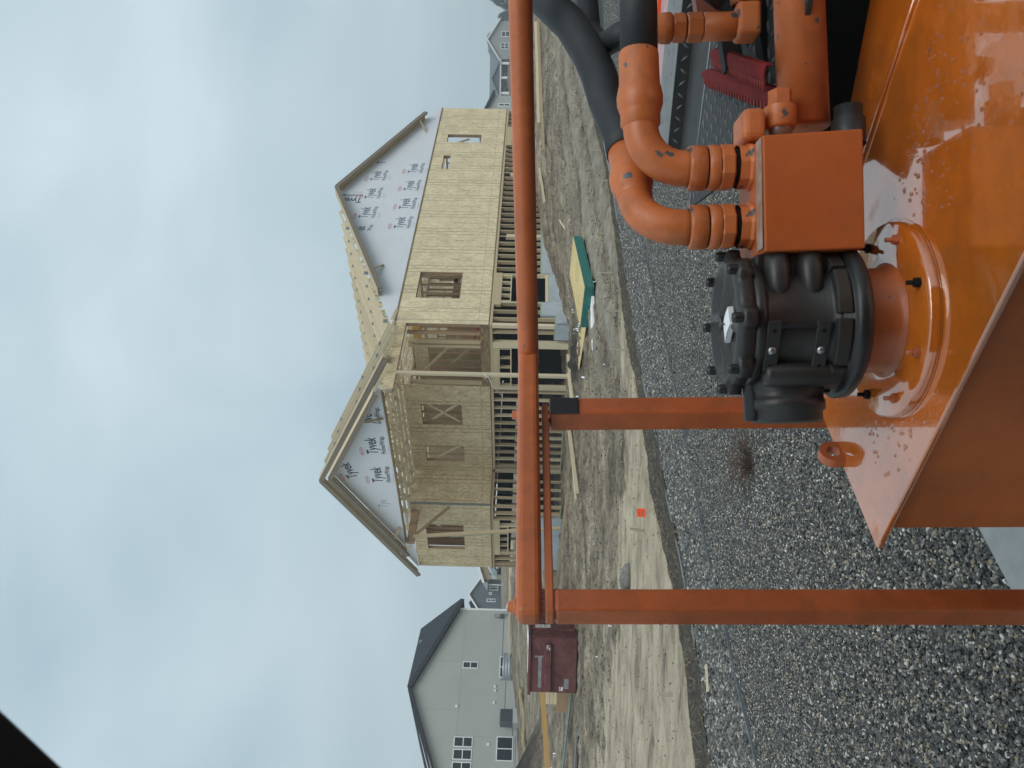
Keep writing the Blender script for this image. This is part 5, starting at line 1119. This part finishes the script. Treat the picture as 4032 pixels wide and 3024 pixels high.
# cap: shallow dish with tabs round the rim and three-way ribs
def cap_z(r_, a):
    rib = max(0, math.cos(4*a+.6))**3
    if r_ > .93: return .356
    if r_ > .80: return .362
    return .348+.014*rib+.012*max(0, 1-r_/.55)
mb = MB(); n_ = 128; rad = [1.0, 1.0, .985, .93, .86, .78, .70, .58, .46, .34, .22, .10]; zz0 = [.328, .350, .355] 
vs = []
for j, r_ in enumerate(rad):
    for i in range(n_):
        a = 2*math.pi*i/n_; lob = min(1, max(0, math.cos(8*a)-.25)*2.2); rr = .140*r_+(.018*lob if r_ > .95 else .006*lob if r_ > .9 else 0)
        z = zz0[j] if j < 3 else cap_z(r_, a); vs.append((rr*math.cos(a), rr*math.sin(a), z))
k = len(rad)
mb.add(vs, [(j*n_+i, j*n_+(i+1) % n_, (j+1)*n_+(i+1) % n_, (j+1)*n_+i) for j in range(k-1) for i in range(n_)], True); mb.add([vs[(k-1)*n_+i] for i in range(n_)], [tuple(range(n_))]); mb.add([vs[i] for i in range(n_)], [tuple(range(n_-1, -1, -1))])
cp = mb.build('motor_cap', O['cast2'], mo, fixn=True)
for i in range(8):
    a = R(45*i); MB().lathe([(0, .378), (.0095, .377), (.011, .371), (.011, .350)], (.145*math.cos(a), .145*math.sin(a), 0), n=14).build('cap_bolt', O['cast'], cp)
st_ = MB(); q0, q1, q2, q3 = Vector((-.045, -.030, 0)), Vector((-.008, -.078, 0)), Vector((.030, -.062, 0)), Vector((-.004, -.016, 0)); vs = []
for j in range(7):
    for i in range(7):
        u_, v_ = i/6, j/6; p = (q0*(1-u_)+q1*u_)*(1-v_)+(q3*(1-u_)+q2*u_)*v_; vs.append((p.x, p.y, .3655+.002*math.sin(u_*3)))
st_.add(vs, [(j*7+i, j*7+i+1, (j+1)*7+i+1, (j+1)*7+i) for j in range(6) for i in range(6)]); st_.prism([(q.x, q.y, .3654) for q in (q0, q1, q2, q3)], (0, 0, .010))
st_.build('white_sticker', M['white'], cp, fixn=False)
# side port, bosses, brackets, cast pipes on the right
pd = Vector((-1, -.10, 0)).normalized()
MB().lathe([(.082, .05), (.080, .150), (.078, .158), (.078, .170), (.081, .173), (.081, .192), (.075, .196), (.075, .214), (.070, .219), (.0, .219)], (0, .01, .232), pd, 44).build('side_port', O['cast2'], mo)
MB().lathe([(.026, -.075), (.026, .060), (.020, .070), (0, .072)], (-.115, -.085, .232), (0, -.05, 1), 20).build('port_boss', O['cast2'], mo)
MB().lathe([(.020, .06), (.020, .205), (0, .206)], (-.01, 0, .305), pd, 16).build('port_boss', O['cast'], mo)
for z in (.194, .292):
    b0 = empty('bracket', (0, 0, z), R(-26), mo)
    MB().box(-.055, .055, -.138, -.126, -.014, .014).build('bracket_plate', O['cast2'], b0, .002)
    MB().lathe([(0, .005), (.007, .004), (.009, 0)], (-.008, -.138, 0), (0, -1, 0), 14).build('screw', O['steel'], b0)
    for x in (-.042, .036): MB().lathe([(0, .0008), (.0045, .0008)], (x, -.138, 0), (0, -1, 0), 10).build('bolt_hole', O['gap'], b0)
bf = empty('bracket', (0, 0, .243), R(-26), mo); MB().box(.040, .046, -.136, -.12, -.035, .035).build('bracket_plate', O['cast'], bf, .001)
for z, r_ in ((.205, .026), (.272, .026)):
    MB().tube([(.035, -.098, z), (.062, -.104, z), (.10, -.094, z), (.17, -.07, z)], [r_*.45, r_*.85, r_, r_], 18).build('cast_pipe', O['cast2'], mo)
MB().box(.08, .135, -.09, .09, .165, .315).build('port_flange', O['cast'], mo, .006)
# ---- manifold block
bl = empty('manifold', (0, 0, 0), 0, ma)
mb = MB(); mb.prism([(.262, 1.585, -.446), (.500, 1.585, -.444), (.508, 1.585, -.645), (.266, 1.585, -.647)], (0, -.20, 0)); mb.build('manifold_block', O['block'], bl, .004)
mb = MB(); mb.prism([(.285, 1.60, -.4318), (.506, 1.60, -.4318), (.506, 1.604, -.4318), (.285, 1.604, -.4318)], (0, 0, -.001)); 
MB().box(.270, .497, 1.588, 1.628, -.4432, -.4418).build('pale_edge', mat('pale_mottle', (.42, .40, .38), .5, .4, var=.35, vscale=16, vdetail=8, col2=(.30, .12, .05)), bl)  # pale mottled strip along the top front edge of the block
# port seats on the block top
def fitting(c, h0, zt, bend_end, R_, parent, pr):
    """threaded adapter, hex nut, tube that bends to the right"""
    e = empty('elbow_fitting', c, 0, parent)
    MB().lathe([(.046, -.004), (.047, .004), (.043, .010), (.043, .030)], n=8, smooth=False).build('adapter', O['pipe'], e, .002)
    MB().lathe([(.035, .030), (.035, .040)], n=24).build('thread_gap', O['gap'], e)
    MB().lathe([(.040, .0385), (.0445, .042), (.0445, .066), (.040, .070)], n=8, smooth=False, phase=.3).build('hex_nut', O['pipe'], e, .0015)
    MB().lathe([(.0415, .070), (.0430, .074), (.0430, .090), (.0395, .094)], n=32).build('collar', O['pipe'], e)
    MB().lathe([(.0370, .094), (.0370, .097)], n=24).build('thread_gap', O['gap'], e)
    MB().lathe([(.0400, .097), (.0425, .099), (.0425, .130), (.040, .134), (.036, .135)], n=32).build('sleeve', O['pipe'], e)
    return e
f1 = fitting((.464, 1.69, -.446), 0, 0, 0, 0, bl, 0); f2_ = fitting((.336, 1.69, -.446), 0, 0, 0, 0, bl, 0)
for f_ in (f1, f2_): f_.scale = (1.13, 1.13, 1.0)
def arc(p, r_, z0, dirv, n=10):
    """vertical rise then bend towards dirv"""
    d = Vector(dirv).normalized(); p = Vector((p[0], p[1], z0)); res = []
    for i in range(n+1):
        a = math.pi/2*i/n; res.append(p+d*(r_*(1-math.cos(a)))+Vector((0, 0, r_*math.sin(a))))
    return res
a1 = [Vector((.464, 1.69, -.32))]+arc((.464, 1.69), .094, -.306, (1, .05, .0)); e1 = a1[-1]
MB().tube(a1+[e1+Vector((.01, 0, 0))], .0385, 24).build('bent_tube', O['pipe'], bl)
MB().lathe([(.038, 0), (.0435, .006), (.0435, .030), (.0455, .036), (.0500, .050), (.0505, .068), (.0470, .085), (.0445, .095), (.0435, .162), (.0405, .17)], e1, (1, .05, .01), 36).build('hose_ferrule', O['pipe'], bl)
h1s = e1+Vector((.165, .008, .001))
MB().tube([h1s, h1s+Vector((.15, .01, -.002)), h1s+Vector((.45, .04, -.02)), h1s+Vector((.9, .1, -.10))], .0415, 24).build('hydraulic_hose', M['rubber'], bl)
a2 = [Vector((.336, 1.69, -.32))]+arc((.336, 1.69), .094, -.298, (.80, .60, .0)); e2 = a2[-1]
dv = Vector((.82, .56, .06)).normalized()
MB().tube(a2+[e2+dv*.012], .0385, 24).build('bent_tube', O['pipe'], bl)
MB().lathe([(.036, 0), (.041, .006), (.041, .026), (.045, .036), (.049, .050), (.050, .075), (.046, .092), (.0425, .10), (.0425, .165), (.038, .17)], e2, dv, 36).build('hose_ferrule', O['pipe'], bl)
p0 = e2+dv*.16
MB().tube([p0, p0+dv*.06, Vector((.700, 1.92, -.158)), Vector((.785, 1.97, -.142)), Vector((.855, 2.01, -.122)), Vector((.965, 2.08, -.078)), Vector((1.07, 2.15, -.008)), Vector((1.17, 2.22, .07)), Vector((1.4, 2.35, .16))], .046, 24).build('hydraulic_hose', M['rubber'], bl)
# third fitting at the far right
e3 = empty('elbow_fitting', (.880, 1.93, -.475), 0, ma)
MB().lathe([(.030, .0), (.034, .004), (.034, .075), (.030, .078)], n=24).build('elbow_body', O['pipe'], e3); MB().box(-.034, .05, -.034, .034, -.06, .0).build('elbow_body', O['pipe'], e3, .012, 3)
MB().lathe([(.030, .078), (.036, .08), (.036, .115), (.032, .118)], n=6, smooth=False, phase=.2).build('hex_nut', O['pipe'], e3, .002); MB().lathe([(.030, .120), (.035, .122), (.035, .150), (.032, .153)], n=6, smooth=False).build('hex_nut', O['pipe'], e3, .002)
MB().lathe([(.030, .153), (.0365, .158), (.0365, .178), (.034, .184), (.034, .245), (.030, .247)], n=32).build('hose_ferrule', O['pipe'], e3)
MB().lathe([(.037, .05), (.040, .055), (.040, .09), (.036, .095)], (0, 0, -.03), (1, 0, 0), 6, smooth=False).lathe([(.034, .095), (.042, .10), (.042, .15)], (0, 0, -.03), (1, 0, 0), 6, smooth=False).build('hex_nut', O['pipe'], e3, .002)
MB().tube([(0, 0, .245), (0, .03, .28), (.01, .12, .32), (.10, .22, .345), (.3, .30, .35)], .032, 20).build('hydraulic_hose', M['rubber'], e3)
MB().tube([(.05, -.02, .03), (.10, -.02, .10), (.2, 0, .12)], .022, 12).build('small_hose', M['rubber'], e3)
# ---- big orange tube and its neighbours
MB().lathe([(.0, 0), (.056, .0), (.056, 1.0)], (.575, 1.78, -.592), (1, .02, .02), 44).build('large_tube', O['pipe'], ma)
MB().lathe([(.0, 0), (.030, .002), (.034, .008), (.034, .05)], (.545, 1.70, -.515), (1, 0, 0), 18).lathe([(.022, .05), (.026, .054), (.026, .085), (0, .085)], (.545, 1.70, -.515), (1, 0, 0), 6, smooth=False).build('tube_bolt', O['pipe'], ma)
MB().lathe([(.0, -.01), (.026, -.01), (.026, .022)], (.540, 1.70, -.515), (1, 0, 0), 18).build('bolt_collar', O['steel'], ma)
MB().box(.515, .585, 1.66, 1.76, -.475, -.425).build('lug_block', O['pipe'], ma, .014, 3)
MB().lathe([(.036, .0), (.036, .055), (.030, .06), (.030, .085), (0, .086)], (.515, 1.72, -.668), (1, 0, 0), 22).build('black_plug', O['cast'], ma)
# ---- chassis behind: dark red steel; black box put in for the underside's shadow
MB().box(.62, 1.9, 2.06, 2.14, -1.2, -.705).build('shadow_box', M['black'], ma, .01); MB().box(.98, 2.2, 2.16, 2.24, -1.2, -.47).build('chassis_plate', O['darkred'], ma)
board('chassis_bar', (.80, 2.04, -.60), (1.9, 2.04, -.44), .05, .05, M['black'], ma); board('chassis_bar', (.85, 2.13, -.52), (1.9, 2.10, -.36), .04, .05, M['black'], ma); board('chassis_bar', (.95, 2.12, -.455), (1.9, 2.12, -.33), .04, .06, O['darkred'], ma)
# ---- diamond plate walkway
wk = empty('walkway', (0, 0, 0), 0, ma)
PZ = -.58; x0 = -.50
wk.location = (1.07, 2.77, PZ); wk.rotation_euler = (0, 0, R(-42))
MB().prism([(x0, -.002, 0), (.06, -.75, 0), (.1, -.95, 0), (1.3, -.95, 0), (1.3, -.002, 0)], (0, 0, .012)).build('tread_plate', O['diamond'], wk)
MB().box(x0, 1.3, .002, .43, -.030, -.016).build('recess_plate', O['diamond'], wk)
MB().tube([(x0, 0, .001), (.3, .002, .0015), (.7, -.001, .001), (1.3, 0, .001)], .0035, 6).build('worn_edge', O['steel'], wk)
MB().box(x0, 1.3, .432, .442, -.03, .038).build('kick_plate', O['diamond'], wk); MB().box(x0, 1.3, .444, .80, .031, .038).build('edge_flange', O['diamond_l'], wk)
MB().box(x0, 1.3, .802, 1.02, .030, .0365).build('reflective_tape', O['tape'], wk); MB().box(x0, 1.3, 1.022, 1.07, -.03, .05).build('edge_bar', M['marker_orange'], wk)
dm = MB(); dm.add([(-.021, 0, 0), (0, -.0055, 0), (.021, 0, 0), (0, .0055, 0), (-.010, 0, .005), (.010, 0, .005)], [(0, 1, 5, 4), (1, 2, 5), (2, 3, 5), (3, 0, 4, 5)]); DMM = dm.mesh('raised_bar'); DMM.materials.append(O['diamond_l'])
cnt = 0
for i in range(26):
    for j in range(20):
        if cnt >= 290: break
        x = x0+.03+.048*i; y = -.92+.048*j
        if x > .62 or y > -.02 or x < -.47-y*.74 or cnt >= 290: continue
        o = mk('raised_bar', DMM, None, wk, Matrix.Translation((x, y, .0005)) @ Matrix.Rotation(R(45 if (i+j) % 2 else -45), 4, 'Z')); cnt += 1
dm2 = MB()
for i in range(40):
    x = x0+.03+.05*i; s_ = 1 if i % 2 else -1
    for (oy, oz, ax) in ((.54+.10*(i % 2), .0385, 0),):
        c_ = Vector((x, oy, oz)); d1 = Vector((.012, .012*s_, 0)); d2 = Vector((.004, -.004*s_, 0)); dm2.add([c_-d1, c_+d2, c_+d1, c_-d2, c_+Vector((0, 0, .003))], [(0, 1, 4), (1, 2, 4), (2, 3, 4), (3, 0, 4)])
    c_ = Vector((x, .4315, .008)); d1 = Vector((.012, 0, .014*s_)); d2 = Vector((.004, 0, -.004*s_)); dm2.add([c_-d1, c_+d2, c_+d1, c_-d2, c_+Vector((0, -.003, 0))], [(0, 1, 4), (1, 2, 4), (2, 3, 4), (3, 0, 4)])
tag(dm2.build('flange_tread', O['diamond_l'], wk, fixn=False), kind='stuff')
# ---- serrated red grips
def grip(p, q_, w_, name='serrated_grip'):
    p = Vector(p); q_ = Vector(q_); d = (q_-p); L_ = d.length; d.normalize(); sdv = Vector((d.y, -d.x, 0)).normalized(); n = 30
    mb = MB(); sec = [(-.5, -.010), (-.47, .003), (-.2, .005), (.2, .004), (.42, .0)]
    vs = []
    for i in range(n+1):
        c_ = p+d*(L_*i/n); k_ = min(1, .35+i/5)
        for (u_, z) in sec: vs.append(c_+sdv*(w_*u_*k_)+Vector((0, 0, z*k_)))
    m_ = len(sec); mb.add(vs, [(i*m_+j, (i+1)*m_+j, (i+1)*m_+j+1, i*m_+j+1) for i in range(n) for j in range(m_-1)])
    g = mb.build(name, O['grip'], ma); so_ = g.modifiers.new('sheet', 'SOLIDIFY'); so_.thickness = .003
    tb = MB()
    for i in range(1, 26):
        f = i/26; c_ = p+d*(L_*f)+sdv*(w_*.40*min(1, .35+f*6))+Vector((0, 0, .003)); e_ = c_+sdv*.020+Vector((0, 0, -.004))
        tb.add([c_-d*.011, c_+d*.011, e_+d*.003, e_-d*.003, c_-d*.011-Vector((0, 0, .004)), c_+d*.011-Vector((0, 0, .004)), e_+d*.003-Vector((0, 0, .004)), e_-d*.003-Vector((0, 0, .004))], [(0, 1, 2, 3), (4, 7, 6, 5), (0, 3, 7, 4), (1, 5, 6, 2), (3, 2, 6, 7)])
    tb.build('teeth', O['grip_edge'], g, fixn=False)
    return g
grip((1.02, 2.58, -.53), (.655, 1.80, -.53), .040); grip((.985, 2.34, -.505), (.69, 1.76, -.505), .040)
for p in ((.95, 2.40, -.58), (1.0, 2.33, -.58), (.80, 2.1, -.58)): MB().tube([p, (p[0], p[1], -.53)], .010, 10).build('grip_bolt', M['rubber'], ma)
# ---- guard rail
TBz = lambda x, y, Y: None
gr = empty('guard_rail', (0, 0, 0), 0, ma)
def sqtube(name, a, b_, w_, h_, m, par, bev=.006): return MB().beam(a, b_, w_, h_).build(name, m, par, bev, 3)
LP = Vector((-.507, 1.75, 0)); RP = Vector((-.090, 2.23, 0)); JT = Vector((.09, 2.36, 0)); DR = .026
dr = (RP-LP).normalized()
sqtube('top_rail', Vector((LP.x, LP.y, .046))-dr*.035, Vector((JT.x, JT.y, .055)), .062, .060, O['rail'], gr, .016)
sqtube('under_rail', Vector((LP.x, LP.y, -.001))-dr*.03, Vector((RP.x, RP.y, .006))+dr*.02, .050, .020, O['rail'], gr, .004)
MB().tube([(JT.x-.03, JT.y-.01, .0545), (JT.x+.06, JT.y-.03, .055), (.99, 2.00, .056), (1.6, 1.78, .058)], .0315, 28).build('round_rail', O['rail'], gr)
MB().beam((LP.x, LP.y, -.013), (LP.x, LP.y, -1.85), .064, .056, (dr.x, dr.y, 0)).build('rail_post', O['post'], gr, .007, 3)
MB().beam((RP.x, RP.y, -.006), (RP.x, RP.y, -1.85), .072, .066, (dr.x, dr.y, 0)).build('rail_post', O['post'], gr, .007, 3)
MB().beam(Vector((RP.x, RP.y, -.008))+Vector((.026, -.030, 0)), Vector((RP.x, RP.y, -.09))+Vector((.026, -.030, 0)), .06, .006, (.69, -.72, 0)).build('dark_patch', O['cast'], gr, .003)  # thin dark plate on the post just below the rail
for P_, zz in ((LP, .076), (RP, .083)):
    MB().lathe([(.021, 0), (.021, .004), (.013, .006), (.013, .018), (0, .019)], (P_.x, P_.y, zz), n=18).build('rail_bolt', O['rail'], gr)
# ---- cab window corner
cf = MB(); dcam = .42
def cray(px, py, Y): 
    v = r2*((1512-py)/3030)+u2*((2016-px)/3030)+f2; return v*(Y/v.y)
A0, B0, A1, B1 = cray(-260, 2525, dcam), cray(560, 3290, dcam), cray(-900, 3200, dcam), cray(-80, 3950, dcam)
cf.prism([A0, B0, B1, A1], (0, .05, 0)); cf.build('cab_window_frame', M['black'], ma, .006, 3)

# ---- the cab around us: floor, roof, rear and side walls (dark, open at the front window)
cb = empty('cab', (0, 0, 0), 0, ma)
MB().box(-.85, .85, -1.3, .30, .62, .70).build('cab_roof', M['black'], cb); MB().box(-.85, .85, -1.36, -1.302, -1.2, .70).build('cab_rear', M['black'], cb)
MB().box(-.92, -.852, -1.3, .30, -1.2, .70).build('cab_side', M['black'], cb); MB().box(.852, .92, -1.3, .30, -1.2, .70).build('cab_side', M['black'], cb)
MB().box(-.85, .85, -1.3, .30, -1.28, -1.202).build('cab_floor', M['black'], cb); MB().box(-.85, .85, .24, .30, -1.2, -.62).build('cab_front', O['skirt'], cb)
# ------------------------------------------------------------------ damp, snowy air
hz = MB().box(-460, 460, -70, 460, -3, 60).build('haze', bpy.data.materials.new('haze_air'))
tag(hz, kind='stuff'); hm = hz.data.materials[0]; hm.use_nodes = True; ht = hm.node_tree; ht.nodes.clear()
ho = N(ht, 'ShaderNodeOutputMaterial'); hv = N(ht, 'ShaderNodeVolumePrincipled'); hv.inputs['Color'].default_value = (.93, .97, 1, 1); hv.inputs['Density'].default_value = .0018; hv.inputs['Anisotropy'].default_value = .2
ht.links.new(hv.outputs[0], ho.inputs['Volume'])
